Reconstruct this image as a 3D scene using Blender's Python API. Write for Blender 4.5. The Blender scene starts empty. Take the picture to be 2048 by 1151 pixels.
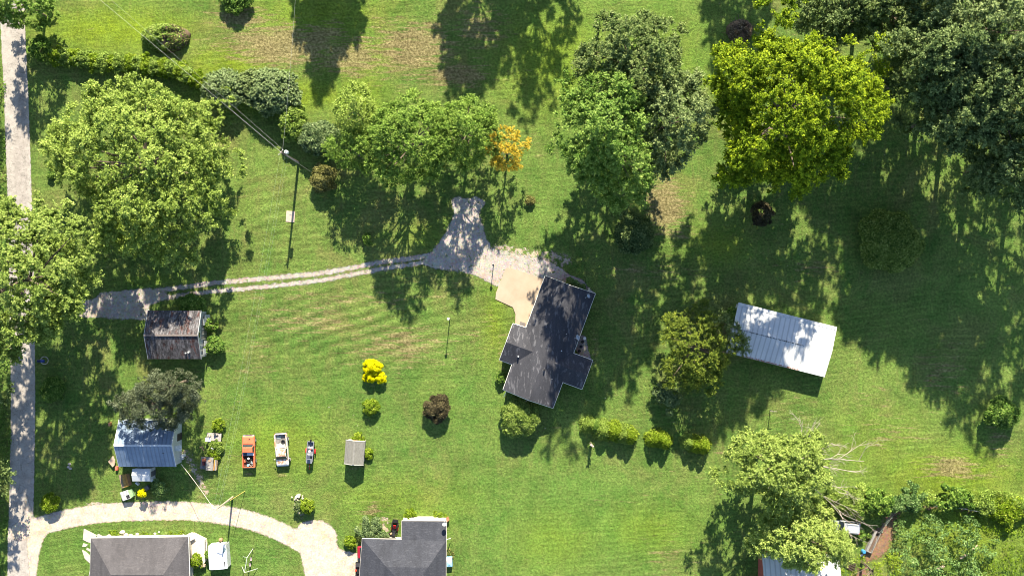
import bpy, bmesh, math, random
import numpy as np
from mathutils import Vector, Matrix
R = math.radians
C = bpy.context.scene.collection
scn = bpy.context.scene
S = 0.078                 # metres on the ground for one pixel of the 2048 px wide photograph
HC = 1950 * S             # camera height

# ------------------------------------------------------------------ camera, sky, sun, exposure
cam = bpy.data.cameras.new('camera'); cam.sensor_width = 36; cam.lens = 36 * 1950 / 2048
cam.clip_end = 4000; cam.clip_start = 1
co = bpy.data.objects.new('camera', cam); co.location = (0, 0, HC); C.objects.link(co); scn.camera = co
ELEV = 34.4; AZ = math.atan2(0.105, 0.9945)
wd = bpy.data.worlds.new('World'); scn.world = wd; wd.use_nodes = True
nt = wd.node_tree; bg = nt.nodes['Background']; sky = nt.nodes.new('ShaderNodeTexSky')
sky.sky_type = 'NISHITA'; sky.sun_disc = False; sky.sun_elevation = R(ELEV); sky.sun_rotation = AZ
sky.air_density = 1.0; sky.dust_density = 0.6; sky.ozone_density = 1.5
nt.links.new(sky.outputs[0], bg.inputs[0]); bg.inputs[1].default_value = 0.08
sl = bpy.data.lights.new('sun', 'SUN'); sl.energy = 5.0; sl.angle = R(0.53); sl.color = (1.0, 0.90, 0.70)
so = bpy.data.objects.new('sun', sl); C.objects.link(so); so.location = (0, 0, 80)
sv = Vector((math.sin(AZ) * math.cos(R(ELEV)), math.cos(AZ) * math.cos(R(ELEV)), math.sin(R(ELEV))))
so.rotation_euler = sv.to_track_quat('Z', 'Y').to_euler()
scn.view_settings.view_transform = 'Standard'; scn.view_settings.look = 'None'
scn.view_settings.exposure = 1.36; scn.view_settings.gamma = 1
scn.cycles.filter_width = 1.0; scn.cycles.max_bounces = 6; scn.cycles.transparent_max_bounces = 8

rng = np.random.default_rng(7); random.seed(7)
def W(px, py, h=0.0):      # point at height h (metres) that stands over this place of the plan
    k = 1 - h / HC
    return Vector(((px - 1024) * S * k, (575.5 - py) * S * k, h))

# ------------------------------------------------------------------ node helper
class NT:
    def __init__(s, name, rough=0.8, spec=0.3, metal=0.0):
        s.m = bpy.data.materials.new(name); s.m.use_nodes = True; s.t = s.m.node_tree
        s.b = s.t.nodes['Principled BSDF']; s.b.inputs['Roughness'].default_value = rough
        s.b.inputs['Metallic'].default_value = metal; s.b.inputs['Specular IOR Level'].default_value = spec
        s.tc = s.t.nodes.new('ShaderNodeTexCoord')
    def set(s, sock, v):
        if isinstance(v, bpy.types.NodeSocket): s.t.links.new(v, sock)
        elif isinstance(v, tuple) and len(v) == 3 and sock.type == 'RGBA': sock.default_value = (*v, 1)
        else: sock.default_value = v
    def vec(s, sx=1, sy=1, sz=1, rot=0, src='Object'):
        n = s.t.nodes.new('ShaderNodeMapping'); s.t.links.new(s.tc.outputs[src], n.inputs[0])
        n.inputs['Scale'].default_value = (sx, sy, sz); n.inputs['Rotation'].default_value = (0, 0, rot); return n.outputs[0]
    def noise(s, scale, detail=3, rough=0.55, vec=None, dist=0):
        n = s.t.nodes.new('ShaderNodeTexNoise'); s.t.links.new(vec or s.tc.outputs['Object'], n.inputs['Vector'])
        n.inputs['Scale'].default_value = scale; n.inputs['Detail'].default_value = detail
        n.inputs['Roughness'].default_value = rough; n.inputs['Distortion'].default_value = dist; return n.outputs[0]
    def voro(s, scale, vec=None, out='Color'):
        n = s.t.nodes.new('ShaderNodeTexVoronoi'); s.t.links.new(vec or s.tc.outputs['Object'], n.inputs['Vector'])
        n.inputs['Scale'].default_value = scale; return n.outputs[out]
    def ramp(s, f, stops):
        n = s.t.nodes.new('ShaderNodeValToRGB'); s.set(n.inputs[0], f); e = n.color_ramp.elements
        while len(e) > 1: e.remove(e[-1])
        for i, (p, c) in enumerate(stops):
            k = e[0] if i == 0 else e.new(p)
            k.position = p; k.color = (c, c, c, 1) if isinstance(c, (int, float)) else (*c, 1)
        return n.outputs[0]
    def step(s, f, a, b): return s.ramp(f, [(a, 0.0), (b, 1.0)])
    def mix(s, f, a, b, mode='MIX'):
        n = s.t.nodes.new('ShaderNodeMix'); n.data_type = 'RGBA'; n.blend_type = mode
        s.set(n.inputs[0], f); s.set(n.inputs[6], a); s.set(n.inputs[7], b); return n.outputs[2]
    def math(s, op, a, b=0.0):
        n = s.t.nodes.new('ShaderNodeMath'); n.operation = op; s.set(n.inputs[0], a); s.set(n.inputs[1], b); return n.outputs[0]
    def sat(s, c, a, v=1.0):
        n = s.t.nodes.new('ShaderNodeHueSaturation'); n.inputs['Saturation'].default_value = a; n.inputs['Value'].default_value = v; s.set(n.inputs['Color'], c); return n.outputs[0]
    def sep(s, v, i):
        n = s.t.nodes.new('ShaderNodeSeparateXYZ'); s.set(n.inputs[0], v); return n.outputs[i]
    def attr(s, name):
        n = s.t.nodes.new('ShaderNodeAttribute'); n.attribute_name = name; return n.outputs['Fac']
    def bump(s, f, dist, strength=1.0):
        n = s.t.nodes.new('ShaderNodeBump'); s.set(n.inputs['Height'], f); n.inputs['Distance'].default_value = dist
        n.inputs['Strength'].default_value = strength; s.t.links.new(n.outputs[0], s.b.inputs['Normal'])
    def color(s, c): s.set(s.b.inputs['Base Color'], c); return s
    def alpha(s, a): s.set(s.b.inputs['Alpha'], a)
_mats = {}
def flat(c, rough=0.6, metal=0.0, var=0.18, scale=3.0, spec=0.4):
    key = (c, rough, metal, var, scale)
    if key in _mats: return _mats[key]
    n = NT('paint', rough, spec, metal)
    v = n.noise(scale, 4); f = n.ramp(v, [(0.3, 1 - var), (0.7, 1 + var)])
    n.color(n.mix(1.0, c, f, 'MULTIPLY')); n.bump(n.noise(scale * 6, 2), 0.004)
    _mats[key] = n.m; return n.m

# ------------------------------------------------------------------ object helpers
def tag(o, label, cat, group=None, kind=None):
    if label: o['label'] = label
    if cat: o['category'] = cat
    if group: o['group'] = group
    if kind: o['kind'] = kind
    return o
def thing(name, label, cat, loc=(0, 0, 0), rotz=0.0, group=None):
    o = bpy.data.objects.new(name, None); C.objects.link(o); o.location = loc; o.rotation_euler = (0, 0, rotz)
    o.empty_display_size = 0.3
    return tag(o, label, cat, group)
class MB:
    def __init__(s): s.v = []; s.f = []
    def add(s, vs, fs, M=None):
        k = len(s.v)
        for p in vs:
            p = Vector(p); s.v.append(tuple(M @ p) if M else tuple(p))
        s.f += [tuple(i + k for i in f) for f in fs]; return s
    def box(s, c, d, rz=0, M=None, rx=0, ry=0):
        x, y, z = d[0] / 2, d[1] / 2, d[2] / 2
        T = Matrix.Translation(c) @ Matrix.Rotation(rz, 4, 'Z') @ Matrix.Rotation(ry, 4, 'Y') @ Matrix.Rotation(rx, 4, 'X')
        if M: T = M @ T
        vs = [(-x, -y, -z), (x, -y, -z), (x, y, -z), (-x, y, -z), (-x, -y, z), (x, -y, z), (x, y, z), (-x, y, z)]
        return s.add(vs, [(0, 3, 2, 1), (4, 5, 6, 7), (0, 1, 5, 4), (1, 2, 6, 5), (2, 3, 7, 6), (3, 0, 4, 7)], T)
    def prism(s, poly, z0, z1):
        n = len(poly); a = sum(poly[i][0] * poly[(i + 1) % n][1] - poly[(i + 1) % n][0] * poly[i][1] for i in range(n))
        if a < 0: poly = poly[::-1]
        vs = [(p[0], p[1], z0) for p in poly] + [(p[0], p[1], z1) for p in poly]
        return s.add(vs, [tuple(range(n))[::-1], tuple(range(n, 2 * n))] + [(i, (i + 1) % n, n + (i + 1) % n, n + i) for i in range(n)])
    def loft(s, rings, cap=True):
        n = len(rings[0]); vs = [p for r in rings for p in r]; fs = []
        for k in range(len(rings) - 1):
            for i in range(n): j = (i + 1) % n; fs.append((k * n + i, k * n + j, (k + 1) * n + j, (k + 1) * n + i))
        if cap: fs += [tuple(range(n))[::-1], tuple(range((len(rings) - 1) * n, len(rings) * n))]
        return s.add(vs, fs)
    def tube(s, pts, rad, n=6):
        pts = [Vector(p) for p in pts]; rad = rad if isinstance(rad, (list, tuple)) else [rad] * len(pts); rings = []
        for i, p in enumerate(pts):
            d = (pts[min(i + 1, len(pts) - 1)] - pts[max(i - 1, 0)]).normalized()
            a = d.orthogonal().normalized() if abs(d.z) > .9 else d.cross(Vector((0, 0, 1))).normalized(); b = d.cross(a)
            rings.append([p + (a * math.cos(t) + b * math.sin(t)) * rad[i] for t in [2 * math.pi * q / n for q in range(n)]])
        return s.loft(rings)
    def cyl(s, c, r, h, n=12, axis='Z', r2=None):
        c = Vector(c); d = {'X': Vector((1, 0, 0)), 'Y': Vector((0, 1, 0)), 'Z': Vector((0, 0, 1))}[axis]
        return s.tube([c - d * h / 2, c + d * h / 2], [r, r if r2 is None else r2], n)
    def torus(s, c, r, t, n=16, m=8, axis='Z'):
        fs = []; vs = []
        for i in range(n):
            a = 2 * math.pi * i / n
            for j in range(m):
                b = 2 * math.pi * j / m; q = r + t * math.cos(b); x, y, z = q * math.cos(a), q * math.sin(a), t * math.sin(b)
                if axis == 'X': x, y, z = z, x, y
                vs.append((c[0] + x, c[1] + y, c[2] + z))
                fs.append((i * m + j, i * m + (j + 1) % m, ((i + 1) % n) * m + (j + 1) % m, ((i + 1) % n) * m + j))
        return s.add(vs, fs)
    def obj(s, name, mat, parent=None, bevel=0, smooth=False, loc=None):
        me = bpy.data.meshes.new(name); me.from_pydata(s.v, [], s.f)
        bm = bmesh.new(); bm.from_mesh(me); bmesh.ops.recalc_face_normals(bm, faces=bm.faces)
        if bevel: bmesh.ops.bevel(bm, geom=[e for e in bm.edges if e.is_manifold], offset=bevel, segments=2, affect='EDGES', clamp_overlap=True)
        bm.to_mesh(me); bm.free()
        if smooth:
            for p in me.polygons: p.use_smooth = True
        o = bpy.data.objects.new(name, me); C.objects.link(o); me.materials.append(mat)
        if parent: o.parent = parent
        if loc is not None: o.location = loc
        return o
def dup(root, loc, rotz, label=None):
    r = root.copy(); C.objects.link(r); r.location = loc; r.rotation_euler = (0, 0, rotz)
    if label: r['label'] = label
    for ch in list(root.children):
        c = ch.copy(); C.objects.link(c); c.parent = r
        for g in list(ch.children):
            d = g.copy(); C.objects.link(d); d.parent = c
    return r

# ------------------------------------------------------------------ ground sheets from outlines (signed distance stored per vertex)
def catmull(p, k=6, closed=False):
    p = [np.array(q, float) for q in p]; out = []; n = len(p)
    for i in range(n if closed else n - 1):
        a, b, c, d = (p[(i - 1) % n], p[i], p[(i + 1) % n], p[(i + 2) % n]) if closed else (p[max(i - 1, 0)], p[i], p[i + 1], p[min(i + 2, n - 1)])
        for t in np.linspace(0, 1, k, endpoint=False):
            out.append(0.5 * (2 * b + (c - a) * t + (2 * a - 5 * b + 4 * c - d) * t ** 2 + (3 * b - a - 3 * c + d) * t ** 3))
    if not closed: out.append(p[-1])
    return np.array(out)
def seg_dist(X, Y, P, closed):
    best = np.full(X.shape, 1e9); n = len(P)
    for i in range(n if closed else n - 1):
        a = P[i]; b = P[(i + 1) % n]; d = b - a; L = d @ d + 1e-9
        t = np.clip(((X - a[0]) * d[0] + (Y - a[1]) * d[1]) / L, 0, 1)
        best = np.minimum(best, np.hypot(X - a[0] - t * d[0], Y - a[1] - t * d[1]))
    return best
def sdf_poly(X, Y, P):
    ins = np.zeros(X.shape, bool); n = len(P)
    for i in range(n):
        a = P[i]; b = P[(i + 1) % n]
        c = (a[1] > Y) != (b[1] > Y); xs = (b[0] - a[0]) * (Y - a[1]) / (b[1] - a[1] + 1e-12) + a[0]
        ins ^= c & (X < xs)
    d = seg_dist(X, Y, P, True); return np.where(ins, d, -d)
def shape(X, Y, sh):      # ('poly', pts) or ('line', pts, width px); smooth when the kind ends with *
    kind = sh[0]; pts = sh[1]
    if kind.endswith('*'): pts = catmull(pts, 6, kind.startswith('poly'))
    P = np.array([list(W(*q)[:2]) for q in pts])
    return sdf_poly(X, Y, P) if kind.startswith('poly') else sh[2] * S / 2 - seg_dist(X, Y, P, False)
def sheet(name, shapes, z, mat, cell=0.25, margin=0.7, label=None):
    pts = np.array([list(W(*q)[:2]) for sh in shapes for q in sh[1]]); pad = margin + 3.2
    x = np.arange(pts[:, 0].min() - pad, pts[:, 0].max() + pad, cell); y = np.arange(pts[:, 1].min() - pad, pts[:, 1].max() + pad, cell)
    X, Y = np.meshgrid(x, y); D = np.full(X.shape, -1e9)
    for sh in shapes: D = np.maximum(D, shape(X, Y, sh))
    keep = (D[:-1, :-1] > -margin) | (D[1:, 1:] > -margin) | (D[1:, :-1] > -margin) | (D[:-1, 1:] > -margin)
    idx = np.arange(X.size).reshape(X.shape)
    q = np.stack([idx[:-1, :-1][keep], idx[:-1, 1:][keep], idx[1:, 1:][keep], idx[1:, :-1][keep]], 1)
    used, inv = np.unique(q, return_inverse=True); q = inv.reshape(q.shape)
    co_ = np.stack([X.ravel()[used], Y.ravel()[used], np.full(len(used), z)], 1)
    o = np_mesh(name, co_, q, mat); at = o.data.attributes.new('d', 'FLOAT', 'POINT'); at.data.foreach_set('value', D.ravel()[used].astype('f'))
    o['kind'] = 'structure'
    if label: o['label'] = label
    return o
def np_mesh(name, co_, quads, mat, parent=None):
    me = bpy.data.meshes.new(name); n = len(quads)
    me.vertices.add(len(co_)); me.vertices.foreach_set('co', np.ascontiguousarray(co_, dtype='f').ravel())
    me.loops.add(n * 4); me.loops.foreach_set('vertex_index', np.ascontiguousarray(quads, dtype='i').ravel())
    me.polygons.add(n); me.polygons.foreach_set('loop_start', np.arange(0, n * 4, 4, dtype='i'))
    me.update(calc_edges=True); me.materials.append(mat)
    o = bpy.data.objects.new(name, me); C.objects.link(o)
    if parent: o.parent = parent
    return o

# ================================================================== GROUND
dry_spots = [  # px, py, rx, ry, strength : thin grass and thatch
    (560, 92, 120, 46, 1.1), (480, 35, 70, 28, .8), (830, 95, 90, 60, 1.0), (910, 150, 90, 26, .9), (960, 60, 60, 50, .7), (700, 115, 90, 40, .9), (640, 70, 60, 30, .8),
    (1330, 410, 48, 62, 1.0), (1360, 470, 40, 14, .7), (800, 690, 130, 50, .62), (620, 640, 140, 34, .55), (700, 600, 200, 26, .45), (520, 740, 60, 20, .4), (1600, 840, 70, 40, .3), (1780, 870, 90, 40, .4), (1900, 935, 60, 26, 1.0), (1960, 950, 55, 14, .6),
    (1880, 740, 60, 70, .45), (520, 690, 60, 40, .3), (960, 655, 50, 50, .3), (745, 1020, 26, 16, .7), (1420, 960, 60, 30, .2), (1200, 1000, 90, 12, .2),
    (1310, 545, 120, 14, .45), (1620, 535, 50, 14, .6), (1070, 300, 30, 60, .25), (560, 550, 60, 12, .3), (640, 590, 90, 14, .35), (1750, 800, 50, 60, .25),
    (1330, 1110, 50, 40, .35), (1260, 832, 60, 4, .5), (420, 985, 40, 16, .35), (190, 1005, 16, 8, .6), (1020, 860, 120, 10, .2), (880, 560, 60, 10, .35),
    (330, 90, 30, 20, .5), (497, 946, 18, 7, .6), (566, 948, 16, 7, .6), (563, 866, 16, 6, .45), (620, 942, 8, 8, .5), (708, 934, 20, 6, .5), (745, 765, 16, 6, .5), (300, 1000, 50, 8, .4), (400, 740, 30, 12, .4), (1190, 700, 10, 60, .4), (1000, 700, 10, 60, .4), (2000, 880, 40, 60, .4), (560, 930, 20, 10, .25), (1160, 1040, 30, 6, .2), (1440, 900, 20, 18, .5), (1270, 540, 70, 10, .5)]
lush_spots = [(1110, 1080, 90, 60, .35), (560, 890, 110, 70, .5), (640, 30, 140, 60, .6), (230, 60, 160, 50, .9), (560, 190, 160, 30, .9), (450, 130, 90, 40, .8), (700, 110, 90, 70, .4), (1290, 120, 160, 110, .35),
    (1110, 120, 120, 110, .6), (1760, 900, 110, 80, .35), (720, 200, 60, 60, .7), (1440, 490, 60, 40, .5), (1900, 950, 160, 60, .7), (1950, 1050, 160, 100, .6), (850, 470, 60, 30, .3),
    (1300, 1060, 90, 50, .4), (990, 640, 30, 80, .5), (300, 560, 60, 10, .4), (800, 1000, 160, 50, .3)]
def axis(lo, hi, step, far):
    a = np.arange(lo, hi + step, step); out = []; d = step * 2
    while d < far: out.append(d); d *= 1.6
    out = np.array(out + [far]); return np.concatenate([lo - out[::-1], a, a[-1] + out])
gx = axis(-86, 86, 0.6, 1800); gy = axis(-52, 52, 0.6, 1800); X, Y = np.meshgrid(gx, gy)
def blobs(L):
    D = np.zeros(X.shape)
    for px, py, rx, ry, s in L:
        c = W(px, py); q = ((X - c[0]) / (rx * S)) ** 2 + ((Y - c[1]) / (ry * S)) ** 2
        D = np.maximum(D, s * np.exp(-q * 1.1))
    return D
idx = np.arange(X.size).reshape(X.shape)
quads = np.stack([idx[:-1, :-1].ravel(), idx[:-1, 1:].ravel(), idx[1:, 1:].ravel(), idx[1:, :-1].ravel()], 1)
n = NT('lawn', 0.85, 0.12)
big = n.noise(0.045, 4, 0.6, dist=0.6); med = n.noise(0.42, 6, 0.68, dist=.4); fine = n.noise(2.6, 6, 0.78); grit = n.noise(8.0, 4, 0.85)
stre = n.noise(1.0, 5, 0.65, vec=n.vec(0.22, 1.1, 1, R(-5)), dist=.5); str2 = n.noise(0.8, 5, 0.65, vec=n.vec(1.2, 0.22, 1, R(14)), dist=.4)
base = n.mix(n.step(big, .38, .62), (0.092, 0.170, 0.038), (0.145, 0.222, 0.054))
base = n.mix(n.math('MULTIPLY', n.step(med, .42, .64), .75), base, (0.165, 0.220, 0.062))
base = n.mix(n.math('MULTIPLY', n.step(n.noise(0.16, 6, .7, dist=.5), .48, .66), .6), base, (0.070, 0.165, 0.034))
base = n.mix(n.math('MULTIPLY', n.step(stre, .50, .72), .26), base, (0.215, 0.195, 0.085))
base = n.mix(n.math('MULTIPLY', n.step(stre, .46, .28), .20), base, (0.050, 0.100, 0.022))
base = n.mix(n.math('MULTIPLY', n.step(str2, .50, .70), .35), base, (0.195, 0.170, 0.080))
base = n.mix(n.math('MULTIPLY', n.step(n.noise(0.09, 6, .72, dist=.8), .52, .64), .40), base, (0.230, 0.185, 0.090))
base = n.mix(n.math('MULTIPLY', n.attr('fresh'), .75), base, n.mix(n.step(med, .35, .65), (0.098, 0.205, 0.042), (0.150, 0.265, 0.062)))
lush = n.math('MULTIPLY', n.attr('lush'), n.ramp(med, [(.3, .55), (.62, 1.1)]))
base = n.mix(lush, base, (0.205, 0.285, 0.018))
dryn = n.math('MULTIPLY', n.attr('dry'), 1.5)
dmask = n.math('ADD', dryn, n.math('MULTIPLY', n.math('SUBTRACT', n.noise(1.0, 7, 0.78, vec=n.vec(0.28, 2.0, 1, R(-3)), dist=.5), 0.5), 5.0))
dm = n.step(dmask, .55, 1.25)
soil = n.mix(n.step(fine, .35, .65), (0.16, 0.105, 0.060), (0.38, 0.29, 0.19))
base = n.mix(n.math('MULTIPLY', dm, .72), base, soil)
speck = n.step(n.noise(0.75, 6, 0.75), .675, .72)
base = n.mix(n.math('MULTIPLY', speck, .6), base, (0.34, 0.23, 0.13))
mow = n.math('SINE', n.math('ADD', n.math('MULTIPLY', n.sep(n.vec(1, 1, 1, R(-5)), 1), 6.2), n.math('MULTIPLY', n.noise(.035, 3, .5), 26.0)))
mow2 = n.math('SINE', n.math('ADD', n.math('MULTIPLY', n.sep(n.vec(1, 1, 1, R(-17)), 1), 3.8), n.math('MULTIPLY', n.noise(.05, 3, .5), 14.0)))
base = n.mix(n.math('MULTIPLY', n.step(n.noise(.06, 3), .42, .6), .75), base, n.mix(1.0, base, n.ramp(mow, [(.0, .86), (1.0, 1.12)]), 'MULTIPLY'))
base = n.mix(n.attr('mow'), base, n.mix(1.0, base, n.ramp(n.math('MULTIPLY', n.math('ADD', mow2, 1.0), .5), [(.0, .68), (1.0, 1.28)]), 'MULTIPLY'))
clover = n.step(n.voro(0.55, out='Distance'), .055, .03)
base = n.mix(n.math('MULTIPLY', clover, n.step(n.noise(.12, 2), .5, .6)), base, (0.33, 0.31, 0.24))
base = n.mix(1.0, base, n.ramp(n.noise(.28, 7, .75, dist=.7), [(.32, .76), (.5, 1.0), (.68, 1.2)]), 'MULTIPLY')
shade = n.ramp(fine, [(.32, .42), (.5, 1.0), (.68, 1.5)]); base = n.mix(1.0, base, shade, 'MULTIPLY')
base = n.mix(1.0, base, n.ramp(grit, [(.36, .58), (.64, 1.38)]), 'MULTIPLY')
base = n.sat(n.mix(1.0, base, (.98, 1.0, .86), 'MULTIPLY'), 1.0)
n.color(base); n.bump(n.math('ADD', n.math('MULTIPLY', fine, 1.0), n.math('ADD', n.math('MULTIPLY', grit, .5), n.math('MULTIPLY', stre, .4))), 0.22, .9)
ground = np_mesh('ground', np.stack([X.ravel(), Y.ravel(), np.zeros(X.size)], 1), quads, n.m); ground['kind'] = 'structure'
mow_spots = [(720, 650, 260, 90, .9), (560, 430, 70, 160, .55), (1600, 860, 160, 60, .3), (300, 550, 90, 25, .4)]
fresh_spots = [(1150, 1050, 330, 150, .8), (580, 900, 260, 130, .55), (1250, 120, 200, 150, .6), (1080, 400, 80, 120, .4), (300, 1110, 400, 60, .7), (960, 800, 300, 100, .4), (1800, 900, 260, 120, .4), (1900, 600, 250, 200, .4)]
for nm, L in (('dry', dry_spots), ('lush', lush_spots), ('mow', mow_spots), ('fresh', fresh_spots)):
    at = ground.data.attributes.new(nm, 'FLOAT', 'POINT'); at.data.foreach_set('value', blobs(L).ravel().astype('f'))

def gravel(name, c1, c2, edge=1.0, weed=.62, thr=.0, crack=False, tint=(0.42, 0.30, 0.20), soft=.25):
    n = NT(name, 0.9, 0.15)
    f = n.noise(5.0, 6, 0.8); g = n.noise(0.35, 4, .6); base = n.mix(n.step(f, .3, .7), c1, c2)
    base = n.mix(n.math('MULTIPLY', n.step(g, .48, .72), .45), base, tint)
    vs = n.voro(4.5); base = n.mix(.22, base, vs, 'SOFT_LIGHT') if not crack else base
    if crack:
        cr = n.noise(0.35, 5, .6, dist=1.2); line = n.ramp(cr, [(.490, 1.0), (.499, .45), (.508, 1.0)])
        base = n.mix(1.0, base, line, 'MULTIPLY')
        base = n.mix(n.step(n.noise(.25, 3, vec=n.vec(1.6, .12, 1)), .5, .7), base, n.mix(1.0, base, (.86, .84, .84), 'MULTIPLY'))
    base = n.mix(1.0, base, n.ramp(n.noise(.9, 6, .8), [(.35, .74), (.6, 1.08)]), 'MULTIPLY'); n.color(base); n.bump(f, 0.05, .6)
    d = n.math('ADD', n.attr('d'), n.math('MULTIPLY', n.math('SUBTRACT', n.noise(1.5, 6, .75), .5 - thr), edge * 2))
    a = n.math('MULTIPLY', n.step(d, .0, soft), n.math('SUBTRACT', 1.0, n.step(n.noise(1.3, 6, .75), weed, weed + .05)))
    n.alpha(a); return n.m
m_road = gravel('road_surface', (0.34, 0.315, 0.295), (0.49, 0.455, 0.425), edge=.28, weed=.9, crack=True, tint=(0.40, 0.36, 0.33), soft=.1)
m_lime = gravel('limestone_gravel', (0.40, 0.34, 0.28), (0.66, 0.585, 0.50), edge=.5, weed=.70)
m_grav = gravel('grey_gravel', (0.27, 0.245, 0.22), (0.53, 0.49, 0.45), edge=.6, weed=.585)
m_thin = gravel('thin_gravel', (0.30, 0.26, 0.19), (0.52, 0.45, 0.36), edge=1.6, weed=.48)
m_dirt = gravel('bare_dirt', (0.17, 0.10, 0.062), (0.30, 0.19, 0.125), edge=2.4, weed=.60, tint=(0.24, 0.15, 0.09), soft=.6)
road_c = [(22, -140), (26, 60), (31, 160), (36, 300), (40, 420), (43, 560), (46, 760), (45, 900), (43, 1000), (40, 1080), (38, 1300)]
sheet('road', [('line*', road_c, 50)], 0.012, m_road, .25, .5)
ud = [('poly', [(168, 636), (178, 600), (205, 583), (300, 574), (345, 590), (300, 612), (300, 641), (255, 640), (200, 636)]), ('line', [(60, 630), (180, 615)], 34)]
sheet('driveway', ud + [('line*', [(290, 584), (420, 567), (512, 558), (640, 546), (760, 525), (850, 512), (900, 498)], 12),
                      ('line*', [(290, 603), (400, 585), (512, 575), (640, 560), (760, 538), (880, 520)], 11)], 0.006, m_grav, .22, .9)
sheet('parking_area', [('poly*', [(902, 402), (914, 392), (936, 396), (952, 392), (972, 404), (962, 424), (966, 448), (985, 492), (1030, 505), (1100, 522), (1150, 556), (1192, 590), (1120, 600), (1040, 560), (1010, 545), (1000, 575), (940, 548), (870, 538), (845, 522), (880, 480), (905, 432)])], 0.018, m_grav, .25, .9)
sheet('track', [('line', [(990, 500), (1130, 520)], 26)], 0.004, m_thin, .25, .9)
sheet('lower_driveway', [('line*', [(40, 1062), (120, 1040), (200, 1026), (300, 1021), (400, 1023), (500, 1040), (580, 1072), (650, 1120), (690, 1200)], 40),
                         ('poly*', [(595, 1050), (640, 1038), (672, 1060), (680, 1095), (725, 1112), (730, 1190), (640, 1230), (600, 1110)]),
                         ('poly*', [(50, 990), (78, 1040), (140, 1040), (105, 1060), (84, 1090), (72, 1160), (60, 1170)])], 0.020, m_lime, .25, .9)
sheet('dirt', [('line*', [(372, 905), (385, 930), (400, 955), (410, 985)], 14), ('line', [(215, 1010), (190, 1003), (170, 1012)], 7), ('line', [(770, 1040), (768, 1065)], 16), ('line', [(590, 1010), (605, 1030)], 10)], 0.008, m_thin, .2, .6)
sheet('dirt', [('poly*', [(1786, 1010), (1800, 1020), (1790, 1075), (1770, 1110), (1740, 1125), (1700, 1150), (1690, 1190), (1760, 1190), (1725, 1110), (1750, 1060)]), ('line', [(1800, 1015), (1880, 1012), (1950, 1020)], 10)], 0.010, m_dirt, .25, .9)
m_bed = gravel('pea_gravel', (0.24, 0.21, 0.19), (0.42, 0.38, 0.34), edge=.3, weed=.85)
sheet('gravel_bed', [('poly*', [(1150, 700), (1160, 670), (1172, 672), (1176, 690), (1182, 712), (1188, 728)])], 0.008, m_bed, .15, .3)
sheet('gravel_bed', [('poly*', [(1128, 548), (1150, 552), (1170, 562), (1176, 582), (1160, 590), (1130, 570)])], 0.024, m_bed, .15, .3)

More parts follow.
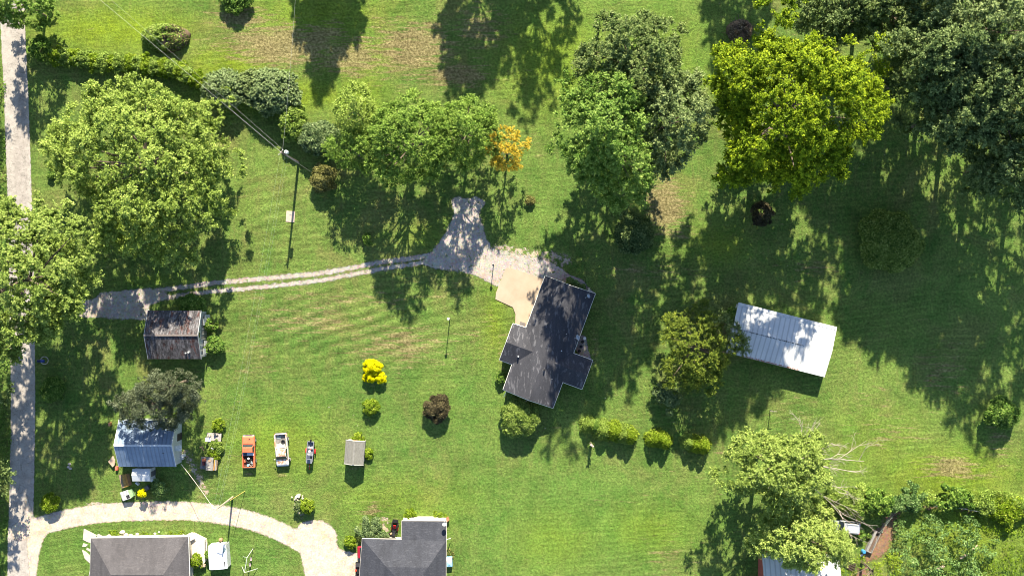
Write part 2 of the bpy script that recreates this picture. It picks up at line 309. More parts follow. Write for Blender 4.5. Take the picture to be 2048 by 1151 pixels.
# ================================================================== FOLIAGE
def leaf_mat(name, dark, mid, light, rough=.55, trans=.26, val=1.08):
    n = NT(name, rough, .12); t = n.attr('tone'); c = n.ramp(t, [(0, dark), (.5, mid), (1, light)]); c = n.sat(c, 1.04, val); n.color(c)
    tr = n.t.nodes.new('ShaderNodeBsdfTranslucent'); n.set(tr.inputs[0], n.mix(.5, c, (0.18, 0.24, 0.02)))
    mx = n.t.nodes.new('ShaderNodeMixShader'); mx.inputs[0].default_value = trans
    out = n.t.nodes['Material Output']; n.t.links.new(n.b.outputs[0], mx.inputs[1]); n.t.links.new(tr.outputs[0], mx.inputs[2]); n.t.links.new(mx.outputs[0], out.inputs[0])
    return n.m
LM = {
 'walnut': leaf_mat('leaf_walnut', (0.065, 0.115, 0.020), (0.240, 0.340, 0.070), (0.480, 0.580, 0.160)),
 'ash': leaf_mat('leaf_ash', (0.055, 0.100, 0.020), (0.200, 0.290, 0.062), (0.430, 0.520, 0.150)),
 'oakdark': leaf_mat('leaf_oak', (0.030, 0.056, 0.020), (0.110, 0.170, 0.052), (0.330, 0.390, 0.150)),
 'maple': leaf_mat('leaf_maple', (0.030, 0.076, 0.016), (0.130, 0.240, 0.044), (0.370, 0.490, 0.130)),
 'silver': leaf_mat('leaf_silver', (0.036, 0.064, 0.026), (0.140, 0.200, 0.072), (0.370, 0.440, 0.190)),
 'yellowgreen': leaf_mat('leaf_tulip', (0.045, 0.085, 0.006), (0.132, 0.215, 0.018), (0.420, 0.510, 0.040)),
 'forest': leaf_mat('leaf_forest', (0.024, 0.050, 0.018), (0.105, 0.160, 0.055), (0.300, 0.380, 0.150)),
 'bright': leaf_mat('leaf_bright', (0.034, 0.085, 0.016), (0.135, 0.240, 0.042), (0.370, 0.500, 0.115)),
 'orange': leaf_mat('leaf_autumn', (0.10, 0.13, 0.020), (0.52, 0.38, 0.045), (0.82, 0.62, 0.14)),
 'olive': leaf_mat('leaf_apple', (0.035, 0.055, 0.012), (0.110, 0.165, 0.030), (0.36, 0.42, 0.07)),
 'yellow': leaf_mat('leaf_gold', (0.45, 0.40, 0.010), (0.86, 0.80, 0.012), (0.95, 0.92, 0.05)),
 'purple': leaf_mat('leaf_plum', (0.018, 0.015, 0.009), (0.065, 0.055, 0.030), (0.190, 0.165, 0.085), trans=.10),
 'bronze': leaf_mat('leaf_bronze', (0.055, 0.060, 0.016), (0.180, 0.180, 0.055), (0.380, 0.350, 0.150), trans=.15),
 'magnolia': leaf_mat('leaf_magnolia', (0.030, 0.040, 0.020), (0.115, 0.140, 0.078), (0.33, 0.37, 0.25), trans=.12),
 'lime': leaf_mat('leaf_lime', (0.080, 0.150, 0.006), (0.185, 0.275, 0.028), (0.420, 0.500, 0.080)),
 'hedge': leaf_mat('leaf_hedge', (0.070, 0.125, 0.022), (0.220, 0.320, 0.062), (0.430, 0.530, 0.150)),
 'teal': leaf_mat('leaf_willow', (0.040, 0.072, 0.030), (0.155, 0.225, 0.090), (0.370, 0.450, 0.220)),
 'thicket': leaf_mat('leaf_thicket', (0.035, 0.085, 0.022), (0.140, 0.240, 0.075), (0.350, 0.470, 0.190)),
 'straw': leaf_mat('dry_stems', (0.06, 0.045, 0.030), (0.17, 0.13, 0.09), (0.36, 0.29, 0.21), trans=.05),
}
bark = flat((0.16, 0.125, 0.095), .9, var=.35, scale=5); deadbark = flat((0.42, 0.37, 0.31), .9, var=.2, scale=4)
def quads_from(P, Nn, T, L, Wd):
    B = np.cross(Nn, T); l = (T * (L[:, None] / 2)); w = B * (Wd[:, None] / 2); bend = Nn * (L[:, None] * .10)
    v = np.stack([P - l, P + w + bend, P + l, P - w + bend], 1).reshape(-1, 3)
    return v, np.arange(len(v)).reshape(-1, 4)
def norm(a): return a / (np.linalg.norm(a, axis=1, keepdims=True) + 1e-9)
def leaves(name, P, Od, mat, parent=None, size=.34, up=.7, out=.5, tone=None, aspect=.62, T=None):
    n_ = len(P); Nn = norm(rng.normal(size=(n_, 3)) * .62 + np.array([0, 0, up]) + Od * out)
    Tt = rng.normal(size=(n_, 3)) if T is None else T + rng.normal(size=(n_, 3)) * .35
    Tt = norm(Tt - Nn * (Tt * Nn).sum(1, keepdims=True))
    L = size * rng.uniform(.5, 1.5, n_); v, q = quads_from(P, Nn, Tt, L, L * aspect)
    o = np_mesh(name, v, q, mat, parent)
    tn = rng.uniform(0, 1, n_) if tone is None else tone
    at = o.data.attributes.new('tone', 'FLOAT', 'FACE'); at.data.foreach_set('value', np.clip(tn, 0, 1).astype('f'))
    return o
def clumps(Cc, Rr, Dn, per, spray, squash=.75, dens=3.4, round_=False):
    if spray is False and not round_: spray = True
    if spray == 'round': spray, round_ = False, True   # leaves of every clump: positions, outward directions, leaf axes, tone
    P = []; O = []; T = []; t = []
    for c, r, d in zip(Cc, Rr, Dn):
        k = max(6, int(per * dens * (r ** 2))); ct = rng.uniform(-.12, .12)
        if spray:
            nr = 9; ray = norm(rng.normal(size=(nr, 3)) * np.array([1, 1, .45]) + d * .9 + np.array([0, 0, .15]))
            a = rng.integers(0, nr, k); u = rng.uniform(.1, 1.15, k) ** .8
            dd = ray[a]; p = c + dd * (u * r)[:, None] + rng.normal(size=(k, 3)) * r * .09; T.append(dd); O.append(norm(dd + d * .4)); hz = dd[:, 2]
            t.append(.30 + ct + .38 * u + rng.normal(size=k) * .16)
        else:
            if round_:
                dd = norm(rng.normal(size=(k, 3)) + d * .55 + np.array([0, 0, .30])); u = rng.uniform(.45, 1.05, k)
                p = c + dd * (u * r)[:, None] * np.array([1, 1, squash]); O.append(dd)
            else:
                g = rng.normal(size=(k, 3)) * np.array([.62, .62, .34]); p = c + g * r; dd = norm(g + d * .6); O.append(dd * .5)
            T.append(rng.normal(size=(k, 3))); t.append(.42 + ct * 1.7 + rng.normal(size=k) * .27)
        P.append(p)
    return np.concatenate(P), np.concatenate(O), np.concatenate(T), np.concatenate(t)
def crown_clumps(c, rx, ry, rz, ncl, cr, wob, low=-.35, soft=False):
    ph = rng.uniform(0, 6.28, 6); Cc = []; Rr = []; D = []
    for i in range(ncl):
        a = rng.uniform(0, 6.283); u = rng.uniform(0, 1) ** .5 * 1.0
        w = 1 + 1.25 * wob * (math.sin(2 * a + ph[0]) * .35 + math.sin(3 * a + ph[1]) * .4 + math.sin(5 * a + ph[2]) * .45 + math.sin(9 * a + ph[3]) * .3) + float(np.clip(rng.normal(), -1.5, 1.3)) * wob * .35
        f = .5 + .5 * math.sin((math.cos(a) * u * 5.2 + ph[4])) * math.sin(math.sin(a) * u * 5.6 + ph[5]) + .28 * math.sin(math.cos(a + .7) * u * 11 + ph[0]) * math.sin(math.sin(a + .7) * u * 10 + ph[1])
        if not soft and f < .30 and rng.random() < .62: continue
        zt = max(0, 1 - u ** 2.0) ** .75 * (1 if soft else .70 + .38 * min(1, max(0, f))); top = rng.random() < .72
        z = zt * (rng.uniform(.85, 1.05) if soft else rng.uniform(.52, 1.12)) if top else zt * rng.uniform(low, .45)
        if not top: u = max(u, .6 * rng.random() + .4)
        d = np.array([u * math.cos(a), u * math.sin(a), max(z, .15) if top else z]); d /= np.linalg.norm(d) + 1e-6
        Cc.append(np.array([c[0] + u * math.cos(a) * rx * w, c[1] + u * math.sin(a) * ry * w, c[2] + z * rz])); D.append(d); Rr.append(cr * (1 if soft else rng.choice([.4, .55, .75, 1.0, 1.3])) * rng.uniform(.85, 1.15))
    return np.array(Cc), np.array(Rr), np.array(D)
def tree(name, label, px, py, hc, rx, ry, rz, mat, ncl=60, cr=1.6, per=55, size=.36, spray=False, wob=.18, group=None, cat='tree', extra=(), low=-.75, straight=False, bare=0, toneb=0):
    """px,py: crown centre in the plan at height hc (px units like all sizes here)"""
    h = hc * S; c = W(px, py, h); base = Vector((c.x, c.y, 0)); o = thing(name, label, cat, base, 0, group)
    cc = np.array([0, 0, h]); Cc, Rr, D = crown_clumps(cc, rx * S, ry * S, rz * S * 1.2, int(ncl * 2.3), cr * .80, wob, low)
    if hc > 60:
        a, b, d_ = crown_clumps(np.array([0, 0, h * (.5 if hc > 140 else .42)]), rx * S * (.62 if hc > 140 else .82), ry * S * (.62 if hc > 140 else .82), h * .3, int(ncl * .45), cr * .9, wob, low)
        Cc = np.concatenate([Cc, a]); Rr = np.concatenate([Rr, b]); D = np.concatenate([D, d_])
    for (ex, ey, eh, er, en) in extra:           # extra boughs
        e = W(ex, ey, eh * S) - base; a, b, d_ = crown_clumps(np.array(e), er * S, er * S, er * S * .75, en, cr, wob, low)
        Cc = np.concatenate([Cc, a]); Rr = np.concatenate([Rr, b]); D = np.concatenate([D, d_])
    P, O, T, t = clumps(Cc, Rr, D, per, spray)
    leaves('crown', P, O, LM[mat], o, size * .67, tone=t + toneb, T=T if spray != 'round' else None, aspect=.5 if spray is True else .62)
    m = MB(); r0 = max(.10, rx * S * .055); top = h + rz * S * .12
    m.tube([(0, 0, -.05), (0.05, 0, top * .25), (.1, -.1, top * .6), (0, 0, top)], [r0 * 1.3, r0, r0 * .75, r0 * .25], 8)
    ok = np.where(Cc[:, 2] > h * .95)[0]; sel = rng.choice(ok, min(len(ok), 16 + bare), replace=False)
    for i in sel:
        e = Cc[i]; z0 = max(top * .25, min(top * .9, e[2] - .45 * math.hypot(e[0], e[1]) - .4)); s0 = Vector((0.05, -.05, z0)); ev = Vector(e)
        md = s0.lerp(ev, .5) + Vector((0, 0, .03 * (ev - s0).length)); m.tube([s0, md, ev], [r0 * .45, r0 * .25, r0 * .07], 5)
    m.obj('trunk', bark, o); return o
def bush(name, label, px, py, r, h, mat, per=150, size=.20, ry=None, cat='bush', group=None, spray=False, ncl=None, stems=True, wob=.12):
    ry = ry or r; hh = h * .5 * S; c = W(px, py, hh); o = thing(name, label, cat, (c.x, c.y, 0), 0, group)
    Cc, Rr, D = crown_clumps(np.array([0, 0, hh]), r * S * .84, ry * S * .84, h * S * .44, ncl or int(26 + r * ry * .05), max(.28, min(r, ry) * S * .27), wob, -.5, True)
    P, O, T, t = clumps(Cc, Rr, D, per, spray or 'round', dens=4.0); P[:, 2] = np.maximum(P[:, 2], .05)
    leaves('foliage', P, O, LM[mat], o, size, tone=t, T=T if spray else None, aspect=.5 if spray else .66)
    if stems:
        m = MB()
        for i in range(6):
            e = Vector(Cc[i % len(Cc)]); m.tube([(0.05 * math.cos(i), .05 * math.sin(i), -.05), e * .6, e], [.035, .025, .012], 5)
        m.obj('stem', bark, o)
    return o

# --- big trees
tree('tree', 'huge pale green spreading tree beside the road above the gravel drive', 292, 330, 110, 160, 145, 95, 'walnut', 360, 1.35, 70, .40, True, .20,
     extra=[(115, 320, 70, 30, 8), (225, 185, 100, 26, 9), (215, 490, 80, 34, 10), (360, 500, 60, 36, 10), (460, 330, 90, 32, 9), (310, 175, 100, 26, 7), (140, 245, 90, 30, 8)])
tree('tree', 'tall pale green tree overhanging the road at the left edge of the photo', 48, 555, 190, 112, 128, 84, 'ash', 240, 1.4, 70, .38, False, .16, extra=[(140, 605, 150, 40, 14), (60, 430, 160, 45, 14), (20, 660, 150, 40, 12)])
tree('oak_tree', 'dark grey-green tree, the uppermost of the large trees above the dark-roofed house', 1265, 132, 215, 90, 80, 105, 'oakdark', 150, 1.35, 75, .36, False, .2)
tree('maple_tree', 'tall bright green tree above the dark-roofed house, left of the silvery one', 1210, 270, 230, 76, 104, 125, 'maple', 190, 1.35, 75, .36, False, .2, extra=[(1150, 190, 200, 30, 8), (1255, 370, 160, 40, 12)])
tree('silver_maple_tree', 'silvery grey-green tree touching the bright green tree above the house', 1335, 245, 215, 62, 80, 100, 'silver', 130, 1.3, 75, .36, False, .2)
tree('tulip_tree', 'very large yellow-green tree right of centre near the brush pile', 1576, 225, 225, 128, 132, 140, 'yellowgreen', 320, 1.45, 75, .38, False, .2, extra=[(1560, 40, 250, 52, 20), (1475, 130, 220, 40, 12), (1700, 130, 240, 50, 16), (1480, 330, 160, 40, 10)])
# --- wood in the upper right
fz = [(1880, 118, 240, 80, 'forest', 'tall grey-green tree at the left front of the upper right wood'),
      (1965, 60, 250, 95, 'silver', 'pale silvery tree at the top of the upper right wood'),
      (1915, 215, 220, 74, 'forest', 'dark green tree at the lower left of the upper right wood'),
      (2010, 190, 245, 90, 'forest', 'dense dark tree in the middle of the upper right wood at the frame edge'),
      (2040, 320, 210, 75, 'forest', 'dark tree at the lower end of the upper right wood'),
      (1680, 10, 150, 70, 'forest', 'dark shaded tree between the yellow-green tree and the wood at the top edge'),
      (1780, 20, 190, 60, 'oakdark', 'dark tree at the top edge of the photo beside the wood')]
for x, y, hc, r, mt, lb in fz:
    tree('forest_tree', lb, x, y, hc, r, r * .95, r * .95, mt, int(r * 1.7), 1.45, 62, .38, False, .2, 'trees of the upper right wood')
# beyond the frame edge, their shadows fall into the photo
for x, y, hc, r, rz, mt, lb in [(2140, 110, 250, 95, 120, 'forest', 'tree of the wood just past the right edge of the photo, upper one'),
                        (2150, 330, 230, 85, 110, 'forest', 'tree past the right edge whose shadow crosses the lawn'),
                        (1900, -80, 240, 90, 110, 'forest', 'tree of the wood just above the top edge of the photo')]:
    tree('forest_tree', lb, x, y, hc, r, r, rz, mt, 80, 1.5, 50, .42, False, .2, 'trees of the upper right wood')
for x, y, hc, r, rz, n_, cr, lb in [(690, -290, 190, 58, 105, 120, 1.3, 'tree above the top edge with a broad cone shadow on the lawn'),
                             (985, -290, 205, 60, 120, 110, 1.3, 'tree above the top edge whose shadow falls beside the spindly one'),
                             (1105, -270, 215, 70, 110, 44, 1.2, 'spindly tree above the top edge with thin trunk shadow'),
                             (1065, -240, 150, 44, 70, 26, 1.1, 'thin young tree above the top edge next to the spindly one'),
                             (1505, -330, 215, 62, 90, 60, 1.3, 'tree above the top edge that shades the brush pile')]:
    k = 1 - hc * S / HC
    px, py = 1024 + (x - 1024) / k, 575.5 + (y - 575.5) / k
    tree('field_tree', lb, px, py, hc, r, r, rz, 'ash', int(n_ * 1.7), cr, 60, .46, False, .22, 'trees beyond the top edge of the photo')
# --- row in the middle
tree('tree', 'loose light green tree standing behind the middle row by the hedge corner', 712, 222, 90, 38, 40, 60, 'walnut', 80, .85, 75, .30, True, .18, 'middle tree row')
tree('tree', 'small yellowish tree in front of the loose light green tree', 706, 300, 70, 46, 38, 48, 'bright', 80, .9, 75, .30, True, .18, 'middle tree row')
tree('tree', 'largest bright green tree of the middle row with radiating leaf sprays', 820, 284, 110, 78, 76, 92, 'bright', 180, 1.1, 80, .34, True, .14, 'middle tree row')
tree('tree', 'bright green tree between the largest of the row and the orange tree', 932, 268, 105, 60, 60, 85, 'bright', 140, 1.05, 80, .32, True, .14, 'middle tree row')
tree('autumn_tree', 'small tree with orange-yellow leaves at the right end of the middle row', 1014, 298, 70, 34, 42, 48, 'orange', 42, .85, 110, .24, False, .16)
bush('shrub', 'grey-green leafy shrub at the left foot of the middle tree row', 640, 276, 42, 48, 'teal', 110, .26, 34, group='shrubs at the hedge corner')
bush('shrub', 'yellow-green shrub at the bend where the hedge turns down to the middle row', 585, 245, 28, 42, 'hedge', 120, .26, 40, group='shrubs at the hedge corner')
bush('willow_bush', 'grey-green willowy bush, the left one at the end of the long hedge', 448, 178, 42, 52, 'teal', 120, .28, 36, spray=True)
bush('willow_bush', 'dark grey-green willowy bush, the right one at the end of the long hedge', 548, 186, 56, 52, 'teal', 120, .28, 42, spray=True)
bush('willow_bush', 'reddish stemmed willowy bush between the two grey-green ones', 502, 172, 30, 40, 'silver', 120, .26, 30, spray=True)
hp = catmull([(98, 112), (150, 116), (205, 126), (260, 128), (310, 132), (360, 142), (400, 166)], 3)
words = ['nearest the road', 'second from the road', 'third from the road', 'with brown tips', 'low and pale', 'broad and round', 'shaded at its foot', 'beside the huge pale tree', 'behind the huge pale tree', 'under the power line', 'pale and feathery', 'bright and upright', 'leafy and dark', 'leaning over the mown strip', 'rounded and light', 'at the right end', 'last before the willowy bushes', 'small', 'tiny']
for i, q in enumerate(hp[:18]):
    bush('hedge_shrub', 'green shrub of the long field hedge, ' + words[i], q[0], q[1], rng.uniform(17, 23), rng.uniform(24, 34), ['hedge', 'lime', 'hedge', 'lime'][i % 4], 170, .22, 19, group='shrubs of the long field hedge', cat='shrub', wob=.2)
tree('laurel_tree', 'dense dark glossy tree at the top left corner beside the road', 48, 8, 85, 50, 44, 62, 'maple', 70, 1.1, 90, .34, False, .1)
bush('bush', 'mid green bush below the dark corner tree at the end of the hedge', 84, 98, 24, 38, 'bright', 130, .26, 24)
tree('magnolia_tree', 'brownish grey-green dense tree leaning over the blue metal barn', 312, 812, 84, 82, 40, 46, 'magnolia', 150, .7, 150, .22, 'round', .10, toneb=-.06)
tree('magnolia_tree', 'dark tree just behind the brownish one above the blue metal barn', 335, 772, 110, 56, 32, 44, 'magnolia', 55, .8, 140, .24, 'round', .12, toneb=-.18)
tree('apple_tree', 'round tree with yellow-green leaf tips left of the white metal shelter', 1396, 696, 66, 72, 76, 54, 'olive', 150, .95, 95, .26, False, .2)
tree('apple_tree', 'grey-green part of the orchard tree whose boughs reach over the white shelter roof', 1432, 652, 58, 50, 40, 36, 'oakdark', 44, .9, 95, .24, False, .25, extra=[(1478, 682, 60, 16, 6)])
tree('boxelder_tree', 'yellow-green tree left of the dead white branches at lower right', 1552, 935, 150, 80, 68, 78, 'ash', 170, 1.2, 80, .34, False, .28, extra=[(1500, 885, 120, 24, 8), (1620, 880, 110, 22, 7), (1655, 960, 110, 24, 7), (1590, 1005, 120, 40, 16)], toneb=.08)
tree('boxelder_tree', 'yellow-green tree spreading over the red-walled shed with white roof', 1598, 1070, 135, 76, 56, 66, 'ash', 170, 1.15, 85, .32, False, .24, toneb=.2)
tree('sapling', 'loose yellow-leaved young tree at the bottom edge beside the dirt bank', 1745, 1140, 60, 46, 30, 36, 'lime', 34, .9, 55, .26, False, .3)
# shadow casters off the left edge
for i, (x, y, hc, r) in enumerate([(-120, 30, 150, 50), (-130, 190, 140, 50), (-75, 800, 120, 55), (-70, 960, 110, 55)]):
    tree('roadside_tree', ['tree left of the photo shading the upper road', 'tree left of the photo beside the upper road bend', 'tree left of the photo by the shaded road', 'tree left of the photo by the road junction'][i],
         x, y, hc, r, r, r * 1.1, 'forest', 70, 1.3, 55, .38, False, .2, 'trees beyond the left edge of the photo')
# --- round garden shrubs
B = [('bush', 'round brownish-gold bush beside the guy wire of the tall pole', 648, 357, 27, 34, 'bronze', 200, .17), ('dark_bush', 'round dark plum-brown bush alone on the lawn', 874, 816, 27, 32, 'purple', 220, .17),
     ('golden_bush', 'bright yellow bush, the taller lobe on the middle lawn', 744, 733, 18, 30, 'yellow', 520, .13), ('golden_bush', 'bright yellow bush, the small round one at lower right of its pair', 761, 755, 12, 20, 'yellow', 600, .13),
     ('golden_bush', 'bright yellow bush in the middle of the yellow group', 741, 753, 14, 22, 'yellow', 560, .13),
     ('hydrangea_bush', 'small pale green bush with whitish flower heads below the yellow bushes', 742, 813, 17, 22, 'lime', 200, .17), ('viburnum_bush', 'round speckled green bush at the lower end of the dark-roofed house', 1041, 833, 38, 42, 'ash', 170, .20),
     ('bush', 'round yellow-green bush between the road and the lower drive', 102, 1005, 20, 22, 'lime', 200, .17), ('bush', 'dark green shaded bush beside the road under the tree shadow', 106, 779, 25, 24, 'maple', 150, .2),
     ('bush', 'dark leafy bush in deep shade above the dark-roofed house', 1268, 466, 38, 52, 'forest', 130, .24), ('bush', 'large dark olive bush standing in the shade on the right lawn', 1778, 482, 58, 50, 'ash', 120, .26),
     ('bush', 'dark green bush near the right edge at the end of the long shadows', 2004, 826, 32, 40, 'maple', 150, .22), ('bush', 'small grey-green bush with pale leaves below the orchard tree', 1336, 790, 26, 40, 'teal', 150, .2),
     ('bush', 'dark glossy bush at the left corner of the white metal shelter', 1467, 630, 17, 30, 'maple', 170, .2), ('bush', 'very dark small bush in the shade below the large yellow-green tree', 1524, 428, 23, 34, 'purple', 150, .2),
     ('bush', 'small dark bush in the shadow of the middle tree row', 737, 478, 12, 16, 'bright', 160, .18), ('bush', 'low green shrub between the turnaround and the stone pile', 614, 1012, 16, 22, 'lime', 190, .17),
     ('bush', 'greyish flowering shrub beside the pale stone pile', 598, 1012, 11, 20, 'silver', 200, .15), ('hosta_plant', 'light green plant against the right wall of the small grey shed', 737, 906, 10, 11, 'lime', 240, .17),
     ('hosta_plant', 'light green plant above the small grey shed', 717, 876, 13, 11, 'lime', 220, .17), ('bush', 'overgrown grey-green bush at the corner of the lower middle house', 742, 1058, 26, 26, 'teal', 160, .18),
     ('bush', 'yellow-green bush at the lower left of the overgrown one', 700, 1083, 14, 16, 'lime', 200, .16), ('bush', 'pale yellow bush above the front wall of the lower middle house', 820, 1030, 14, 14, 'lime', 190, .16),
     ('bush', 'yellowish bush near the brick corner of the lower middle house', 880, 1032, 13, 12, 'lime', 190, .16), ('bush', 'green bush along the left wall of the dark-roofed house', 1003, 755, 12, 18, 'bright', 220, .15),
     ('hosta_plant', 'round blue-green plant above the roof edge, left of three', 1140, 562, 7, 8, 'thicket', 260, .15), ('hosta_plant', 'round blue-green plant above the roof edge, middle of three', 1150, 568, 7, 8, 'thicket', 260, .15),
     ('hosta_plant', 'round blue-green plant above the roof edge, right of three', 1164, 575, 6, 8, 'thicket', 260, .15), ('vine_shrub', 'bright green vines above the old rusty barn', 385, 612, 26, 22, 'maple', 150, .2),
     ('vine_shrub', 'bright green shrub along the right wall of the old barn, upper one', 423, 650, 14, 26, 'bright', 170, .2), ('vine_shrub', 'dark green shrub along the right wall of the old barn, lower one', 430, 690, 20, 28, 'maple', 160, .2),
     ('bush', 'yellow-leaved seedling in front of the lean-to by the drive', 285, 985, 8, 26, 'yellow', 120, .15), ('bush', 'green weedy shrub beside the lean-to of the blue barn', 320, 975, 18, 14, 'thicket', 150, .18),
     ('bush', 'light green weeds above the cluttered plywood table', 438, 850, 14, 14, 'lime', 150, .18), ('bush', 'green weeds between the plywood table and the junk trailer', 432, 893, 16, 13, 'hedge', 160, .18),
     ('bush', 'bright weeds at the top of the junk trailer', 428, 908, 14, 12, 'lime', 160, .18), ('bush', 'dark shrub under the top edge of the photo left of the cone shadow', 470, -2, 32, 26, 'maple', 150, .22),
     ('bush', 'green bush between the patio slab and the white utility shed', 420, 1108, 10, 20, 'bright', 190, .17), ('bush', 'leafy yellow-green vine growing over the lower end of the patio slab', 392, 1120, 15, 20, 'lime', 170, .17),
     ('shrub', 'low green shrub of the lower right thicket above the silver car', 1700, 1000, 42, 30, 'hedge', 110, .26), ('shrub', 'broad green shrub of the lower right thicket beside the fence corner', 1752, 1000, 36, 44, 'bright', 110, .26),
     ('shrub', 'grey-green shrub of the lower right thicket above the dirt bank', 1815, 1000, 34, 30, 'thicket', 120, .24), ('shrub', 'big-leaved bright shrub in the lower right fence line', 1908, 995, 34, 30, 'bright', 110, .34),
     ('shrub', 'yellow-green shrub at the right end of the lower right fence line', 2010, 1020, 40, 22, 'lime', 110, .24), ('shrub', 'small green shrub in the right corner of the fence line', 2045, 1010, 18, 24, 'bright', 130, .22),
     ('shrub', 'pale green shrub between the big-leaved shrub and the right fence line', 1960, 1008, 28, 22, 'hedge', 120, .24), ('shrub', 'green weeds between the silver car and the steel trough', 1722, 1072, 16, 12, 'maple', 150, .2)]
for nm, lb, x, y, r, h, mt, per, sz in B:
    rag = nm == 'shrub' or mt in ('teal', 'oakdark')
    bush(nm, lb, x, y, r, h, mt, per, sz, ry=r * (.72 if nm == 'shrub' else 1), wob=.42 if rag else .12)
bush('bush', 'small faded plant of pink and green leaves on the lawn right of the turnaround', 1060, 401, 10, 12, 'bronze', 200, .15)
bush('bush', 'small bright plant under the huge pale tree beside the road', 102, 350, 7, 12, 'maple', 200, .16)
# arborvitae-like cones in three rows
def cone_bush(label, px, py, r, h, mt):
    r = r * 1.25
    c = W(px, py, h * S * .3); o = thing('conifer_bush', label, 'bush', (c.x, c.y, 0), 0, 'feathery conifer bushes in a row')
    k = int(r * r * 6.5); u = rng.uniform(0, 1, k) ** 1.3; a = rng.uniform(0, 6.283, k); rr = r * S * (1 - u) ** .6 * (1 + .12 * np.sin(5 * a + u * 9)) * rng.uniform(.72, 1.04, k)
    P = np.stack([rr * np.cos(a), rr * np.sin(a), u * h * S + .03], 1); d = np.stack([np.cos(a), np.sin(a), .55 + 0 * a], 1)
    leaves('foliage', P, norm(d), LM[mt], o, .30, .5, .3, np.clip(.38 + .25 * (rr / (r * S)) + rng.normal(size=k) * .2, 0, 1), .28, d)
    MB().tube([(0, 0, -.05), (0, 0, h * S * .8)], [.07, .02], 6).obj('stem', bark, o)
cz = [(1177, 850, 15, 30, 'hedge', 'shaded leftmost one'), (1205, 860, 18, 34, 'hedge', 'second in the long row from the left'), (1228, 862, 18, 36, 'lime', 'third in the long row, brightest'), (1247, 868, 17, 34, 'hedge', 'fourth in the long row'), (1259, 870, 15, 38, 'lime', 'right end of the long row'), (1190, 852, 13, 26, 'maple', 'small dark one near the left end'),
      (1307, 877, 15, 36, 'lime', 'left half of the middle pair'), (1318, 876, 15, 32, 'lime', 'centre of the middle clump'), (1329, 882, 14, 36, 'lime', 'right half of the middle clump'),
      (1376, 884, 14, 32, 'hedge', 'left and paler in the right clump'), (1390, 888, 15, 36, 'lime', 'centre of the right clump'), (1405, 890, 15, 38, 'lime', 'right end beside the tall yellow-green tree')]
for x, y, r, h, mt, w in cz: cone_bush('feathery conifer bush in the lawn row, ' + w, x, y, r, h, mt)

# --- ground cover that nobody could count
def cover(name, label, shapes, hmax, mat, dens, size, seed_scale, tone0=0.0, rows=None, minh=.1, cat='weeds'):
    pts = np.array([list(W(*q)[:2]) for sh in shapes for q in sh[1]]); lo = pts.min(0) - 2; hi = pts.max(0) + 2
    n_ = int((hi[0] - lo[0]) * (hi[1] - lo[1]) * dens); x = rng.uniform(lo[0], hi[0], n_); y = rng.uniform(lo[1], hi[1], n_); D = np.full(n_, -1e9)
    for sh in shapes: D = np.maximum(D, shape(x, y, sh))
    ph = rng.uniform(0, 6.28, 8)
    def bumpf(x, y):
        s = 0
        for i in range(8):
            a = ph[i] * 1.7; f = seed_scale * (.5 + .25 * i); s = s + np.sin((x * math.cos(a) + y * math.sin(a)) * f + ph[i]) * (1 / (1 + .35 * i))
        return np.clip(s / 2.6 + .5, 0, 1)
    b = bumpf(x, y); keep = (D + (b - .5) * 1.2 > 0) & (rng.uniform(0, 1, n_) < b * 1.3 + .04); x, y, b, D = x[keep], y[keep], b[keep], D[keep]
    z = (minh + (hmax - minh) * b) * rng.uniform(.25, 1, len(x)) ** .5 * np.clip(.35 + D * .8, .3, 1)
    e = .3; gxn = -(bumpf(x + e, y) - b) / e * hmax; gyn = -(bumpf(x, y + e) - b) / e * hmax
    O = norm(np.stack([gxn, gyn, np.ones_like(gxn)], 1))
    o = leaves(name, np.stack([x, y, z], 1), O, LM[mat], None, size, .4, .8, tone0 + .35 + .3 * rng.normal(size=len(x)) * .6 + .15 * b)
    return tag(o, label, cat, kind='stuff')
cover('thicket', 'dense grey-green tall weeds filling the bank right of the dirt strip', [('poly', [(1795, 1030), (1950, 1035), (1985, 1080), (1960, 1200), (1760, 1200), (1775, 1120)])], 3.4, 'thicket', 60, .28, 2.3)
cover('tall_grass', 'rough tall yellow-green grass in the lower right corner', [('poly', [(1950, 1030), (2130, 1040), (2130, 1220), (1940, 1220), (1980, 1080)])], .7, 'lime', 26, .24, 1.6, -.2, cat='grass')
cover('weeds', 'yellow-green weeds along the lower right fence line', [('poly', [(1668, 985), (1730, 972), (1800, 980), (1900, 978), (2130, 998), (2130, 1040), (1960, 1032), (1800, 1016), (1778, 1022), (1750, 1030), (1690, 1022)])], 2.8, 'hedge', 60, .25, 1.0, minh=.5)
cover('roadside_weeds', 'dark green weeds along the left side of the road', [('poly', [(-60, 120), (4, 130), (11, 300), (14, 420), (17, 700), (17, 950), (8, 1100), (4, 1300), (-80, 1300)])], 1.6, 'maple', 26, .28, 1.2)
cover('undergrowth', 'dark undergrowth beneath the upper right wood', [('poly*', [(1700, -120), (2160, -120), (2160, 430), (2010, 400), (1950, 330), (1890, 220), (1780, 120)])], 2.2, 'forest', 12, .4, .9)
cover('flower_border', 'low bright green border plants along the front of the lower left house', [('poly', [(222, 1066), (300, 1064), (374, 1061), (374, 1069), (222, 1071)])], .5, 'lime', 90, .18, 2.5, cat='plants')
cover('border_weeds', 'green weeds along the right wall of the lower middle house', [('poly', [(893, 1082), (902, 1082), (901, 1112), (893, 1112)])], .45, 'bronze', 110, .17, 2.5, cat='plants')

